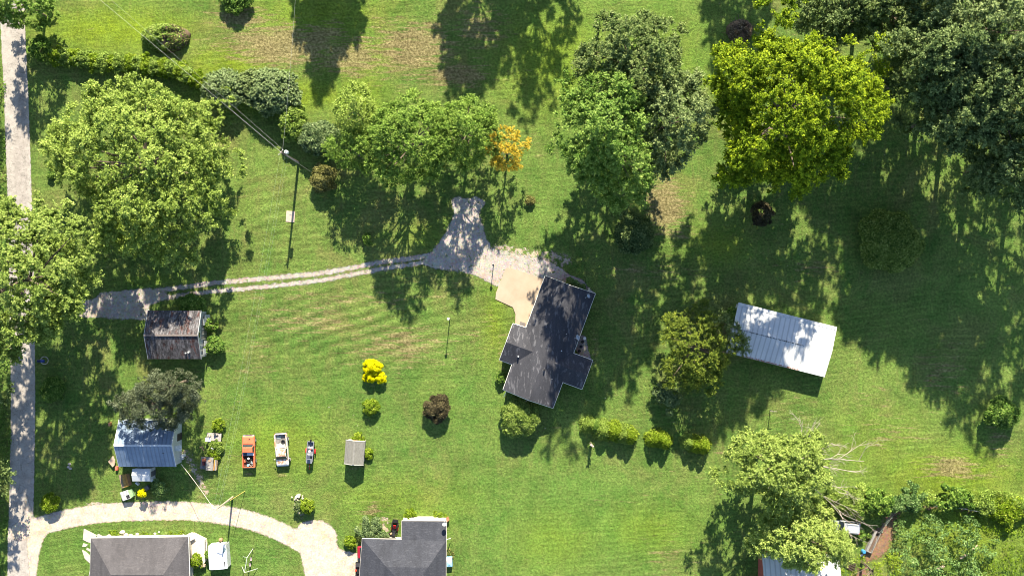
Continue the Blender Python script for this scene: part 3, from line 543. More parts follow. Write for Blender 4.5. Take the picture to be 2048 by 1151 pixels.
# --- mound and brush pile
def mound(name, label, px, py, rx, ry, h, mats, cat):
    c = W(px, py, h * .4); o = thing(name, label, cat, (c.x, c.y, 0)); m = MB(); rings = []
    for k in range(7):
        t = k / 6; q = math.cos(t * math.pi / 2) ** .6 + .02
        rings.append([(rx * S * q * math.cos(a) * (1 + .1 * math.sin(3 * a)), ry * S * q * math.sin(a), h * math.sin(t * math.pi / 2) * (1 + .18 * math.sin(2.3 * a + 4 * t))) for a in [i * math.pi / 10 for i in range(20)]])
    m.loft(rings).obj('soil', flat((0.13, 0.09, 0.06), .95), o, smooth=True)
    for nm, mt, k, sx, zz in mats:
        a = rng.uniform(0, 6.283, k); u = rng.uniform(0, 1, k) ** .5
        if sx: a = np.where(np.cos(a) * sx > -.1, a, a + math.pi)
        P = np.stack([rx * S * u * np.cos(a), ry * S * u * np.sin(a), h * np.sqrt(np.clip(1 - u ** 2.4, 0, 1)) * (1 + .2 * np.sin(a * 3 + u * 6)) + rng.uniform(.02, zz, k)], 1)
        d = norm(np.stack([np.cos(a) * u, np.sin(a) * u, .8 + 0 * a], 1)); leaves(nm, P, d, LM[mt], o, .26, .5, .6, None, .30 if mt == 'straw' else .6)
    return o
mound('overgrown_mound', 'oval overgrown mound of weeds and dead stems on the upper left field', 330, 75, 47, 28, 1.7, [('dead_stems', 'straw', 2600, 1, .35), ('foliage', 'hedge', 5200, -1, .7), ('foliage', 'bronze', 1600, 0, .5), ('foliage', 'bright', 1500, 0, .6)], 'mound')
pile = mound('brush_pile', 'dark heap of cut brush beside the large yellow-green tree', 1480, 62, 25, 23, 1.9, [('twigs', 'straw', 2600, 0, .4)], 'brush pile')
m = MB()
for i in range(90):
    a = random.uniform(0, 6.28); u = random.uniform(0, .9) ** .5; p = Vector((25 * S * u * math.cos(a), 23 * S * u * math.sin(a), 1.9 * math.sqrt(max(0, 1 - u * u)) + random.uniform(0, .2)))
    d = Vector((random.gauss(0, 1), random.gauss(0, 1), random.gauss(0, .3))).normalized() * random.uniform(.4, .9); m.tube([p - d, p + d], [.04, .02], 4)
m.obj('branches', flat((0.11, 0.075, 0.065), .9), pile)

# --- dead white branches on the boxelder: bare limbs of a dead tree standing behind it
b0 = W(1590, 930, 0); dt = thing('dead_tree', 'bleached leafless tree whose white boughs reach out at lower right', 'tree', (b0.x - 1.5, b0.y + 1.5, 0))
m = MB(); org = Vector((b0.x - 1.5, b0.y + 1.5, 0))
m.tube([(0, 0, -.1), (.1, 0, 3), (.3, .1, 6.5)], [.32, .26, .16], 8)
def branch(m, a, b, r, depth):
    mid = a.lerp(b, .5) + Vector((random.gauss(0, .12), random.gauss(0, .12), random.gauss(0, .1))) * (b - a).length * .5
    m.tube([a, mid, b], [r, r * .7, r * .4], 5)
    if depth:
        for k in range(4 if depth > 1 else 3):
            t = random.uniform(.3, 1); s = a.lerp(mid, t * 2) if t < .5 else mid.lerp(b, t * 2 - 1); d = (b - a).normalized()
            d2 = (d + Vector((random.gauss(0, .5), random.gauss(0, .5), random.gauss(0, .35)))).normalized()
            branch(m, s, s + d2 * (b - a).length * random.uniform(.3, .55), r * .5, depth - 1)
for (tx, ty, th) in [(1728, 922, 6.5), (1718, 945, 6), (1640, 845, 7.5), (1604, 855, 7), (1665, 885, 7), (1690, 1030, 5), (1680, 985, 6), (1560, 1030, 8)]:
    branch(m, Vector((.2, .1, random.uniform(3.5, 6))), W(tx, ty, th) - org, .10, 3)
m.obj('trunk', deadbark, dt)

# ================================================================== BUILDINGS
def shingle(name, c1, c2, fleck, amount=.5, sc=(.8, 4.5), rot=0):
    n = NT(name, .85, .2); v = n.noise(1.6, 4, .6, vec=n.vec(sc[0], sc[1], 1, rot)); g = n.noise(9, 3, .8)
    c = n.mix(n.step(g, .35, .65), c1, c2); c = n.mix(n.math('MULTIPLY', n.step(v, .56, .62), amount), c, fleck)
    c = n.mix(n.math('MULTIPLY', n.step(n.noise(.3, 3), .45, .7), .25), c, c1); c = n.mix(1.0, c, n.ramp(n.noise(.8, 5, .7, vec=n.vec(1.0, .16, 1)), [(.35, .80), (.6, 1.08)]), 'MULTIPLY'); n.color(c); n.bump(n.math('ADD', g, v), .02, .5); return n.m
def metal(name, c1, c2, rust=None, amt=.3, rough=.42, mt=.0, rib_shade=0):
    n = NT(name, rough, .5, mt); v = n.noise(.5, 5, .65); c = n.mix(n.step(v, .35, .7), c1, c2)
    if rib_shade:
        c = n.mix(1.0, c, n.ramp(n.math('MULTIPLY', n.math('ADD', n.math('SINE', n.math('MULTIPLY', n.sep(n.tc.outputs['Object'], 0), 6.283 / rib_shade)), 1), .5), [(0, .72), (.35, 1.0)]), 'MULTIPLY')  # shading along the ribs, painted into the colour as darker stripes
    if rust: c = n.mix(n.math('MULTIPLY', n.step(n.noise(.8, 6, .7, vec=n.vec(2.2, .5, 1)), .62 - amt * .3, .70 - amt * .2), .85), c, rust)
    n.color(c); n.bump(n.noise(3, 2), .02, .4); return n.m
wh = flat((0.78, 0.77, 0.74), .5, var=.06); brick = flat((0.33, 0.16, 0.11), .85, var=.2); glass = flat((0.02, 0.03, 0.04), .08, var=.05, spec=.6)
black = flat((0.012, 0.012, 0.014), .6, var=.2); rubber = flat((0.025, 0.024, 0.023), .85, var=.3); wood = flat((0.30, 0.21, 0.13), .85, var=.3, scale=5); oldwood = flat((0.27, 0.25, 0.23), .9, var=.3, scale=5)
concrete = flat((0.50, 0.46, 0.41), .85, var=.12, scale=1.5); steel = flat((0.45, 0.46, 0.47), .4, .6, var=.15); galv = flat((0.50, 0.52, 0.54), .5, .3, var=.15)
red = flat((0.55, 0.03, 0.025), .4, var=.1); chrome = flat((0.6, 0.6, 0.6), .2, .9, var=.05)

def gable(name, label, cat, A, B, half, he, hr, wall_m, roof_m, rib=0.0, over=.35, group=None, cap=None, trim=None, th=.10, extra_roof=None):
    """A, B: ridge ends in the plan (px at height hr); local x runs along the ridge"""
    a = W(A[0], A[1], hr); b = W(B[0], B[1], hr); c = (a + b) / 2; d = b - a; L = d.length / 2; ang = math.atan2(d.y, d.x)
    o = thing(name, label, cat, (c.x, c.y, 0), ang, group); w = half; m = MB(); wl, ww = L - over, w - over
    hw = he + (hr - he) * (over / w) - th - .01; hp_ = hr - th - .01
    ring = lambda x: [(x, -ww, -.05), (x, ww, -.05), (x, ww, hw), (x, 0, hp_), (x, -ww, hw)]
    m.loft([ring(-wl), ring(wl)]).obj('wall', wall_m, o)
    m = MB(); r2 = lambda x: [(x, -w, he), (x, 0, hr), (x, w, he), (x, w, he - th), (x, 0, hr - th), (x, -w, he - th)]
    m.loft([r2(-L), r2(L)])
    if rib:
        sl_ = math.atan2(hr - he, w); ln = math.hypot(w, hr - he); k = int(2 * L / rib)
        for i in range(k + 1):
            x = -L + .04 + i * (2 * L - .08) / k
            for s_ in (-1, 1): m.box((x, s_ * w / 2, (he + hr) / 2 + .012), (.05, ln - .04, .035), rx=-s_ * sl_)
    ro = m.obj('roof', roof_m, o)
    if cap: MB().box((0, 0, hr + .03), (2 * L + .04, .28, .06)).obj('ridge_cap', cap, o, bevel=.02)
    if trim:
        for sx in (-1, 1):
            m = MB()
            for s_ in (-1, 1): m.box((sx * (L + .03), s_ * w / 2, (he + hr) / 2 - .03), (.08, math.hypot(w, hr - he), .12), rx=-s_ * math.atan2(hr - he, w))
            m.obj('trim', trim, o)
    return o, L, w
def door(par, x, y, z0, w, h, axis, mat, th=.05):
    d = (th, w, h) if axis == 'X' else (w, th, h); o = MB().box((x, y, z0 + h / 2), d).obj('door', mat, par)
    off = Vector((th / 2 + .02, w * .35, 0)) if axis == 'X' else Vector((w * .35, th / 2 + .02, 0))
    MB().box(Vector((x, y, z0 + h * .5)) + off * (1), (.05, .05, .12)).obj('handle', steel, o); return o
def window(par, x, y, z, w, h, axis, th=.06):
    d = lambda a, b, t: (t, a, b) if axis == 'X' else (a, t, b)
    f = MB().box((x, y, z), d(w + .14, h + .14, th)).obj('window', wh, par); MB().box((x, y, z), d(w, h, th + .012)).obj('pane', glass, f); return f

# --- old rusty barn
n = NT('weathered_roof', .8, .25); g = n.noise(1.5, 6, .8, vec=n.vec(1.5, 1.0, 1)); cells = n.voro(2.0, vec=n.vec(1.2, .45, 1)); v2 = n.noise(1.2, 5, .7, vec=n.vec(1.4, .25, 1))
c = n.mix(n.step(g, .36, .66), (0.014, 0.012, 0.018), (0.24, 0.235, 0.25)); c = n.mix(.5, c, n.mix(n.step(n.noise(5.5, 4, .8), .42, .60), (0.016, 0.013, 0.018), (0.16, 0.155, 0.17)))
c = n.mix(n.math('MULTIPLY', n.step(v2, .54, .60), .75), c, (0.085, 0.032, 0.025)); c = n.mix(1.0, c, n.ramp(n.noise(1.3, 5, .8, vec=n.vec(2.6, .45, 1)), [(.36, .35), (.5, .9), (.64, 1.9)]), 'MULTIPLY'); n.color(c); n.bump(g, .03, .7); barnroof = n.m
barnwall = flat((0.42, 0.43, 0.43), .9, var=.35, scale=2.5)
o, L, w = gable('barn', 'old barn with a dark rust-streaked roof beside the gravel apron', 'barn', (288, 670), (395, 670), 3.7, 3.2, 4.9, barnwall, barnroof, over=.22, cap=flat((0.20, 0.17, 0.16), .7), trim=flat((0.40, 0.42, 0.44), .6))
door(o, L - .19, .6, 0, 2.4, 2.5, 'X', oldwood); door(o, -L + .19, 0, 0, 3.0, 2.7, 'X', oldwood); window(o, L - .19, 0, 3.5, .8, .7, 'X'); window(o, 0, -3.5, 1.6, 1, .8, 'Y')
m = MB()
for i in range(9): m.box((L - .16, -3.2 + i * .8, 1.55), (.05, .06, 3.0 if abs(i - 4) < 4 else 2.7))
m.obj('batten', flat((0.5, 0.51, 0.5), .8), o)
for (yy, hh, ww_) in [(-2.6, 2.3, .9), (-1.4, 1.8, .8), (1.9, 2.4, 1.0), (2.7, 1.7, .6)]: MB().box((L + .22, yy, hh / 2), (.04, ww_, hh), ry=R(-9)).obj('leaning_board', flat((0.46, 0.48, 0.50), .85, var=.3), o)
MB().cyl((2.4, -2.6, 3.95), .16, .4, 10).obj('vent', galv, o); MB().cyl((1.9, -2.75, 3.85), .12, .25, 10).obj('vent', galv, o)
# --- blue metal barn
blue = metal('blue_grey_metal', (0.165, 0.235, 0.35), (0.245, 0.33, 0.46), rough=.45, rib_shade=.6); bwall = metal('pale_metal_wall', (0.50, 0.54, 0.56), (0.60, 0.63, 0.64), rough=.5)
o, L, w = gable('barn', 'metal barn with a ribbed blue-grey roof under the brownish tree', 'barn', (228, 890), (343, 890), 3.55, 3.1, 5.0, bwall, blue, rib=.30, over=.15, cap=flat((0.62, 0.66, 0.70), .4), trim=flat((0.66, 0.68, 0.70), .5))
m = MB()
for i in range(22): m.box((L - .13, -3.2 + i * .305, 1.5 + 1.0 * (1 - abs(-3.2 + i * .305) / 3.4)), (.04, .05, 2.9 + 2 * (1 - abs(-3.2 + i * .305) / 3.4)))
m.obj('siding_rib', flat((0.58, 0.62, 0.64), .5), o)
door(o, L - .12, .7, 0, 1.1, 2.1, 'X', flat((0.06, 0.045, 0.04), .7)); window(o, 0, -3.42, 1.6, .9, .7, 'Y')
a = MB().box((L + .35, -.75, 3.0), (.95, .85, .05), ry=R(8)).obj('awning', flat((0.55, 0.60, 0.60), .5), o)
MB().tube([(L - 1.6, -1.3, 4.55), (L - .1, -.9, 3.4)], .03, 5).obj('mast', black, o)
MB().cyl((L + .25, -2.3, .5), .28, 1.0, 10).obj('barrel', wh, None, loc=(0, 0, 0)).name = 'tmp'
bpy.data.objects['tmp'].matrix_world = Matrix.Translation(o.location) @ Matrix.Rotation(o.rotation_euler.z, 4, 'Z'); tag(bpy.data.objects['tmp'], 'white drum against the right wall of the blue metal barn', 'barrel'); bpy.data.objects['tmp'].name = 'barrel'
# lean-to
o2, L2, w2 = gable('lean_to_shed', 'small white-roofed lean-to shed attached below the blue metal barn', 'shed', (263, 950), (299, 950), .95, 2.3, 2.65, bwall, metal('white_sheet', (0.55, 0.58, 0.62), (0.68, 0.71, 0.74)), over=.08)
door(o2, L2 - .05, 0, 0, .8, 1.8, 'X', flat((0.1, 0.1, 0.11), .7))
# --- white metal shelter
white_metal = NT('white_ribbed_metal', .38, .5); n = white_metal
c = n.mix(n.step(n.noise(.3, 4), .4, .7), (0.66, 0.68, 0.70), (0.78, 0.79, 0.80)); c = n.mix(n.math('MULTIPLY', n.step(n.noise(1, 4, .6, vec=n.vec(1.8, .12, 1)), .62, .7), .25), c, (0.40, 0.42, 0.44)); c = n.mix(1.0, c, n.ramp(n.math('MULTIPLY', n.math('ADD', n.math('SINE', n.math('MULTIPLY', n.sep(n.tc.outputs['Object'], 0), 8.2)), 1), .5), [(0, .74), (.3, 1.0)]), 'MULTIPLY'); n.color(c); n.bump(n.noise(2, 2), .02, .4)  # streaked white; the dark stripes are rib shading put into the colour
rustm = flat((0.16, 0.06, 0.03), .9, var=.4)
o, L, w = gable('pole_barn', 'long white metal-roofed shelter on the right lawn', 'shed', (1467, 655), (1663, 704), 3.95, 2.35, 2.9, flat((0.55, 0.57, 0.58), .6), white_metal.m, rib=.38, over=.2, trim=flat((0.72, 0.73, 0.74), .5), th=.08)
m = MB()
for i in range(58):
    x = -L + .2 + i * .19 + random.uniform(-.03, .03)
    m.box((x, random.uniform(-.02, .02) - .05, 2.925), (random.uniform(.04, .13), random.uniform(.05, .22), .05))
m.obj('ridge_rust', black, o); m = MB()
for i in range(46):
    x = -L + 2.5 + i * .2 + random.uniform(-.05, .05); m.box((x, -w + .12, 2.385), (random.uniform(.05, .16), random.uniform(.08, .3), .035), rx=R(8))
m.obj('eave_rust', flat((0.33, 0.11, 0.05), .9, var=.4), o)
MB().box((0, w - .22, 2.42), (2 * L - .1, .5, .05), rx=R(-8)).obj('eave_flashing', flat((0.62, 0.64, 0.66), .4), o)
for x in (-L + .3, -2.6, 2.6, L - .3): MB().box((x, -w + .16, 1.1), (.15, .15, 2.2)).obj('post', oldwood, o)
# --- small grey shed
n = NT('worn_shingle', .9, .15); g = n.noise(7, 4, .8); ln = n.noise(1, 3, .6, vec=n.vec(1.0, 9, 1)); c = n.mix(n.step(g, .35, .65), (0.17, 0.165, 0.15), (0.27, 0.265, 0.24)); c = n.mix(n.math('MULTIPLY', n.step(ln, .5, .6), .4), c, (0.12, 0.115, 0.11)); n.color(c); n.bump(g, .02)
o, L, w = gable('garden_shed', 'small grey-roofed garden shed on the lawn right of the boat trailer', 'shed', (709.5, 882), (706, 929), 1.5, 2.1, 2.8, flat((0.40, 0.36, 0.30), .8), n.m, over=.15, trim=flat((0.55, 0.54, 0.50), .6), cap=flat((0.22, 0.215, 0.2), .8))
door(o, -L + .12, 0, 0, 1.1, 1.75, 'X', wood); window(o, 0, 1.37, 1.3, .6, .5, 'Y')

# --- roofs of houses from a list of corners
def poly_roof(name, V, F, mat, par, org, th=.16):
    V = [W(x, y, h) - org for x, y, h in V]; edges = {}
    for f in F:
        for i in range(len(f)): a, b = f[i], f[(i + 1) % len(f)]; edges[(a, b)] = 1
    bd = [(a, b) for a, b in edges if (b, a) not in edges]; k = len(V); m = MB()
    vs = V + [v_ - Vector((0, 0, th)) for v_ in V]; fs = [tuple(f) for f in F] + [tuple(i + k for i in f[::-1]) for f in F] + [(b, a, a + k, b + k) for a, b in bd]
    m.add(vs, fs); return m.obj(name, mat, par), bd, V
def inset(P, d):
    n_ = len(P); A = sum(P[i].x * P[(i + 1) % n_].y - P[(i + 1) % n_].x * P[i].y for i in range(n_)); s_ = 1 if A > 0 else -1; out = []
    for i in range(n_):
        e1 = (P[i] - P[i - 1]).xy.normalized(); e2 = (P[(i + 1) % n_] - P[i]).xy.normalized(); n1 = Vector((-e1.y, e1.x)) * s_; n2 = Vector((-e2.y, e2.x)) * s_
        b = n1 + n2; b = b / max(.3, b.dot(b) / 2); out.append((P[i].x + b.x * d, P[i].y + b.y * d))
    return out
def house(name, label, V, F, outline, gables, roof_m, wall_m, trim_m, he, doors=(), wins=()):
    c = W(V[outline[0]][0], V[outline[0]][1], he); q = W(V[outline[len(outline) // 2]][0], V[outline[len(outline) // 2]][1], he); org = Vector(((c.x + q.x) / 2, (c.y + q.y) / 2, 0))
    o = thing(name, label, 'house', org); r, bd, VV = poly_roof('roof', V, F, roof_m, o, org)
    P = [VV[i] for i in outline]; m = MB(); ins = inset(P, .38); m.prism(ins, -.05, he - .18)
    for (i, j, k) in gables:
        a = Vector(ins[outline.index(i)]).to_3d(); b = Vector(ins[outline.index(j)]).to_3d(); a.z = b.z = he - .17; t = (a + b) / 2; t.z = VV[k].z - .32
        nn = (b - a).cross(Vector((0, 0, 1))).normalized() * .06; m.add([a + nn, b + nn, t + nn, a - nn, b - nn, t - nn], [(0, 1, 2), (5, 4, 3), (0, 3, 4, 1), (1, 4, 5, 2), (2, 5, 3, 0)])
    m.obj('wall', wall_m, o); m = MB()
    for a, b in bd:
        d = (VV[b] - VV[a]); m.tube([VV[a] - Vector((0, 0, .07)), VV[b] - Vector((0, 0, .07))], .062, 4)
    m.obj('gutter', trim_m, o)
    def on(e, t, z, w, h, kind):
        a = Vector(ins[e]).to_3d(); b = Vector(ins[(e + 1) % len(ins)]).to_3d(); p = a.lerp(b, t); ang = math.atan2(b.y - a.y, b.x - a.x)
        M_ = Matrix.Translation((p.x, p.y, z)) @ Matrix.Rotation(ang, 4, 'Z')
        if kind == 'door': f = MB().box((0, 0, 0), (w, .08, h), M=M_).obj('door', flat((0.5, 0.5, 0.48), .6), o); MB().box((w * .38, 0, 0), (.06, .16, .1), M=M_).obj('handle', steel, f)
        else: f = MB().box((0, 0, 0), (w + .16, .07, h + .16), M=M_).obj('window', wh, o); MB().box((0, 0, 0), (w, .09, h), M=M_).obj('pane', glass, f)
    for e, t, w, h in doors: on(e, t, h / 2, w, h, 'door')
    for e, t, w, h in wins: on(e, t, 1.5, w, h, 'window')
    return o, VV, org
E = 3.0; K = 4.9; K2 = 4.3
charc = shingle('charcoal_shingle', (0.042, 0.043, 0.053), (0.068, 0.069, 0.082), (0.17, 0.17, 0.19), .6, (1.6, .42), R(20) * -1)
V = [(1090.4, 551, E), (1190.6, 586.8, E), (1147, 705.9, E), (1185.3, 719.9, E), (1164, 777.8, E), (1125.5, 763.8, E), (1106, 815.5, E), (1006.1, 778.6, E), (1023.9, 728.2, E), (998.9, 719.3, E), (1025.8, 646.6, E), (1052.2, 654.7, E),
     (1141, 570.5, K), (1056.5, 799.5, K), (1065.7, 703.2, K2), (1012.3, 683.8, K2), (1108.8, 726, K2), (1174.5, 749.8, K2)]
F = [(0, 11, 14, 13, 12), (14, 8, 7, 13), (12, 16, 2, 1), (12, 13, 16), (16, 13, 6, 5), (11, 10, 15, 14), (14, 15, 9, 8), (2, 16, 17, 3), (16, 5, 4, 17)]
mh, VV, org = house('house', 'house with dark charcoal cross-gabled roof in the centre of the lawn', V, F, [0, 11, 10, 9, 8, 7, 6, 5, 4, 3, 2, 1], [(1, 0, 12), (7, 6, 13), (10, 9, 15), (4, 3, 17)], charc, brick, wh, E,
      doors=[(0, .35, 4.8, 2.2), (1, .6, .95, 2.05)], wins=[(6, .25, 1.4, 1.1), (6, .75, 1.4, 1.1), (10, .3, 1.2, 1), (10, .7, 1.2, 1), (2, .5, 1.2, 1.1), (8, .5, 1.2, 1.1)])
def at_roof(px, py, h): return W(px, py, h) - org
for nm, x, y, h, r_, hh in [('vent', 1132.5, 667, 4.05, .05, .3), ('vent', 1122.8, 701, 4.0, .10, .35), ('vent', 1088.6, 738.7, 4.75, .12, .35), ('vent', 1036.6, 712, 3.75, .13, .3), ('vent', 1104, 757, 4.1, .05, .2)]:
    p = at_roof(x, y, h); MB().cyl(p + Vector((0, 0, hh * .3)), r_, hh + .3, 10).obj('vent', galv if x != 1088.6 else black, mh)
for (x0, y0, x1, y1) in [(1012, 784, 1007.5, 793), (1178, 582, 1178, 576), (1052, 801, 1057, 802)]:
    MB().tube([W(x0, y0, 2.6) - org, W(x1, y1, 1.0) - org], .06, 5).obj('downspout', wh, mh)
def dish(label, px, py, h, r, az):
    c = W(px, py, h); o = thing('satellite_dish', label, 'satellite dish', c, az); m = MB(); rings = []
    for k in range(5): q = k / 4 * r; rings.append([(q * math.cos(a) + .001 * math.cos(a), q * math.sin(a) + .001 * math.sin(a), .28 * q * q / r) for a in [i * math.pi / 8 for i in range(16)]])
    m.loft(rings, False); rf = m.obj('reflector', flat((0.42, 0.45, 0.48), .5), o); rf.rotation_euler = (R(52), 0, 0); rf.location = (0, 0, .45)
    so_ = rf.modifiers.new('thick', 'SOLIDIFY'); so_.thickness = .02
    MB().tube([(0, 0, 0), (0, .1, .45)], .03, 6).obj('mast', steel, o); MB().tube([(0, -.05, .2), (0, -.55, .35)], .02, 5).obj('arm', steel, o); MB().box((0, -.57, .38), (.1, .08, .1)).obj('feed', wh, o)
dish('grey satellite dish near the upper right corner of the charcoal house roof', 1177.5, 591, 3.3, .33, R(-60)); dish('larger grey satellite dish at the inner right eave of the charcoal house roof', 1156.5, 673.5, 3.3, .42, R(-70))
# patio / driveway slab of the house
tan_c = NT('tan_concrete', .85, .2); n = tan_c; c = n.mix(n.step(n.noise(.35, 5, .6), .35, .7), (0.39, 0.305, 0.225), (0.48, 0.39, 0.30)); c = n.mix(n.math('MULTIPLY', n.step(n.noise(.9, 6, .7, vec=n.vec(1, .35, 1, R(20))), .50, .68), .55), c, (0.42, 0.35, 0.26)); n.color(c); n.bump(n.noise(6, 3), .01)
pts = [(1012, 535), (1033, 539), (1092, 560), (1075, 620), (1060, 660), (1030, 652), (1031, 628), (1026, 614), (991, 598), (992, 585)]
def slab(name, pts, z0, z1, mat, label, cat, h=0.0, smooth_=False):
    P = [W(x, y, h) for x, y in (catmull(pts, 4, True) if smooth_ else pts)]; c = sum(P, Vector()) / len(P)
    return tag(MB().prism([(p.x - c.x, p.y - c.y) for p in P], z0, z1).obj(name, mat, None, loc=(c.x, c.y, 0)), label, cat)
d = slab('driveway', pts, -.1, .10, tan_c.m, None, None); d['kind'] = 'structure'
for k in list(d.keys()):
    if k in ('label', 'category'): del d[k]
tag(MB().box(W(1045, 648, .14), (.9, .6, .05), R(-18)).obj('door_mat', flat((0.16, 0.15, 0.15), .9), None), 'grey mat on the tan walk by the inner corner of the charcoal house', 'mat')
for i, (x, y) in enumerate([(1165.3, 683), (1162, 692.5), (1158.5, 701.5), (1169, 676)]):
    p = W(x, y, .2); o = thing('flower_pot', 'black pot on the gravel bed beside the charcoal house, ' + ['second from the top', 'third from the top', 'lowest', 'highest with a pale top'][i], 'pot', (p.x, p.y, 0), 0, 'pots on the gravel bed')
    MB().tube([(0, 0, 0), (0, 0, .35), (0, 0, .37)], [.17, .25, .22], 12).obj('pot', black if i < 3 else wh, o); MB().cyl((0, 0, .34), .2, .04, 12).obj('soil', flat((0.05, 0.035, 0.025), .9), o)

# --- lower left house (hip roof)
g1 = shingle('grey_shingle', (0.072, 0.069, 0.077), (0.116, 0.110, 0.120), (0.165, 0.153, 0.16), .3, (.9, 3)); E = 2.9; K = 4.9
V = [(181.7, 1075, E), (376.5, 1072.4, E), (379, 1147, E), (380, 1222, E), (178, 1224, E), (222, 1149, K), (326, 1149, K)]
h1, _, _ = house('house', 'house with a plain grey hipped roof at the lower left by the looping drive', V, [(0, 5, 6, 1), (1, 6, 3, 2), (3, 6, 5, 4), (4, 5, 0)], [0, 4, 3, 2, 1], [], g1, flat((0.52, 0.48, 0.42), .8), wh, E, wins=[(4, .3, 1.3, 1.1), (4, .7, 1.3, 1.1)], doors=[(4, .5, .95, 2.05)])
wg, _, _ = house('house_wing', 'lower wing with its own grey roof at the left end of the grey hipped house', [(181.5, 1134, 2.55), (176, 1160, 2.55), (176, 1225, 2.55), (215, 1190, 3.6), (181.5, 1225, 2.55), (216, 1158, 3.55)], [(0, 1, 3, 5), (1, 2, 3), (2, 4, 3)], [0, 1, 2, 4], [], g1, flat((0.52, 0.48, 0.42), .8), wh, 2.55)
# broken paving
for i, (pts, lb) in enumerate([([(168, 1056), (194, 1069), (190, 1076), (181, 1084), (176, 1083), (166, 1078)], 'large triangular slab at the top'), ([(196, 1066), (206, 1071), (205, 1074), (193, 1075)], 'small slab touching the house corner'), ([(167, 1085), (176, 1088), (172, 1092), (164.5, 1092)], 'small slab in the middle'),
                        ([(174, 1094), (182, 1098), (181, 1102), (173, 1098)], 'little wedge beside the house wall'), ([(164, 1098), (172, 1102), (180, 1109), (182, 1127), (170, 1116)], 'long slab at the bottom')]):
    slab('paving_slab', pts, -.02, .07, concrete, 'broken concrete slab left of the grey hipped house, ' + lb, 'paving')
pt = thing('patio', 'pale raised concrete patio between the grey hipped house and the white utility shed', 'patio', W(396, 1092))
og = W(396, 1092); pp = [W(x, y, .4) - og for x, y in [(377, 1066), (388, 1065), (412, 1077), (414, 1088), (413, 1118), (408, 1126), (390, 1130), (384, 1108)]]
MB().prism([(p.x, p.y) for p in pp], 0, .4).obj('slab', flat((0.66, 0.58, 0.46), .85, var=.12, scale=1.2), pt)
MB().box(W(410.5, 1098, .7) - og, (.12, 3.0, .12)).obj('rail', oldwood, pt); MB().box(W(398, 1130, .6) - og, (2.0, .3, .5)).obj('step', flat((0.48, 0.34, 0.28), .85), pt)
MB().box(W(382, 1072, .9) - og, (.9, 1.1, .06), R(25), ry=R(15)).obj('ramp', flat((0.5, 0.5, 0.5), .7), pt)
# stones at the border
for i, (x, y, s_) in enumerate([(245, 1063, .45), (252, 1068, .35), (262, 1069, .3), (275, 1067, .3), (310, 1066, .25), (318, 1063, .2), (365, 1069, .3), (218, 1071, .4)]):
    p = W(x, y); m = MB(); m.loft([[(s_ * q * math.cos(a) * (1 + .2 * math.sin(2 * a + i)), s_ * q * .7 * math.sin(a), z) for a in [k * math.pi / 4 for k in range(8)]] for q, z in ((1, 0), (.95, s_ * .35), (.5, s_ * .6))])
    tag(m.obj('border_stone', flat((0.56, 0.50, 0.44), .9, var=.2), None, loc=(p.x, p.y, 0)), 'pale stone in the border above the grey hipped house, ' + ['the largest', 'brownish, right of the largest', 'flat, third', 'fourth, beside the low plants', 'small, in the middle', 'smallest', 'near the patio corner', 'at the left end'][i], 'stone', 'stones along the house border')
# --- lower middle house
g2 = shingle('slate_shingle', (0.036, 0.039, 0.052), (0.064, 0.068, 0.085), (0.11, 0.113, 0.135), .35, (.9, 3)); E = 2.9; K = 5.0
V = [(724.5, 1076, E), (803.5, 1077.5, E), (803.5, 1040.6, 2.25), (893, 1041, 2.25), (892.3, 1081, E), (891, 1240, E), (712, 1240, E), (773, 1133, K), (856, 1133.7, K), (818, 1178, 5.5), (818, 1205, 5.5), (803.5, 1077.6, E + .02)]
h2, VV2, org2 = house('house', 'house with a slate-coloured L-shaped roof at the bottom centre', V, [(0, 7, 8, 4, 1), (1, 4, 3, 2), (4, 8, 9, 10, 5), (0, 6, 10, 9, 7), (7, 9, 8), (5, 10, 6)], [0, 6, 5, 4, 1], [], g2, flat((0.55, 0.50, 0.44), .8), flat((0.60, 0.55, 0.50), .6), E, wins=[(4, .3, 1.3, 1.1)], doors=[(0, .3, 4.6, 2.2)])
MB().prism(inset([VV2[i] for i in (1, 4, 3, 2)], .3), -.05, 2.08).obj('porch_wall', flat((0.55, 0.50, 0.44), .8), h2)
tag(MB().box(W(850, 1036.5, .55), (6.6, .5, 1.0)).obj('wall_ledge', flat((0.75, 0.73, 0.68), .6), None), 'long white ledge in front of the top wall of the slate-roofed house', 'ledge')
slab('brick_planter', [(889, 1033), (896, 1031), (899, 1037), (893, 1042)], 0, .8, flat((0.42, 0.18, 0.10), .8), 'small brick planter at the top right corner of the slate-roofed house', 'planter')
dish('dark blue satellite dish at the top right of the slate roof', 889.5, 1047, 3.2, .35, R(180))
MB().tube([W(893, 1078, 2.6) - org2, W(901, 1075.5, .6) - org2], .06, 5).obj('downspout', wh, h2)

# --- red-walled shed at lower right
o, L, w = gable('red_shed', 'red-walled shed with a white metal roof under the lower right tree', 'shed', (1530, 1172), (1684, 1176), 4.6, 3.0, 5.0, flat((0.42, 0.10, 0.075), .75, var=.15), white_metal.m, rib=.45, over=.18, trim=flat((0.66, 0.67, 0.68), .5), th=.08)
MB().box((-L - .02, 4.1, 1.3), (.06, 1.0, 2.1)).obj('door', wood, o)
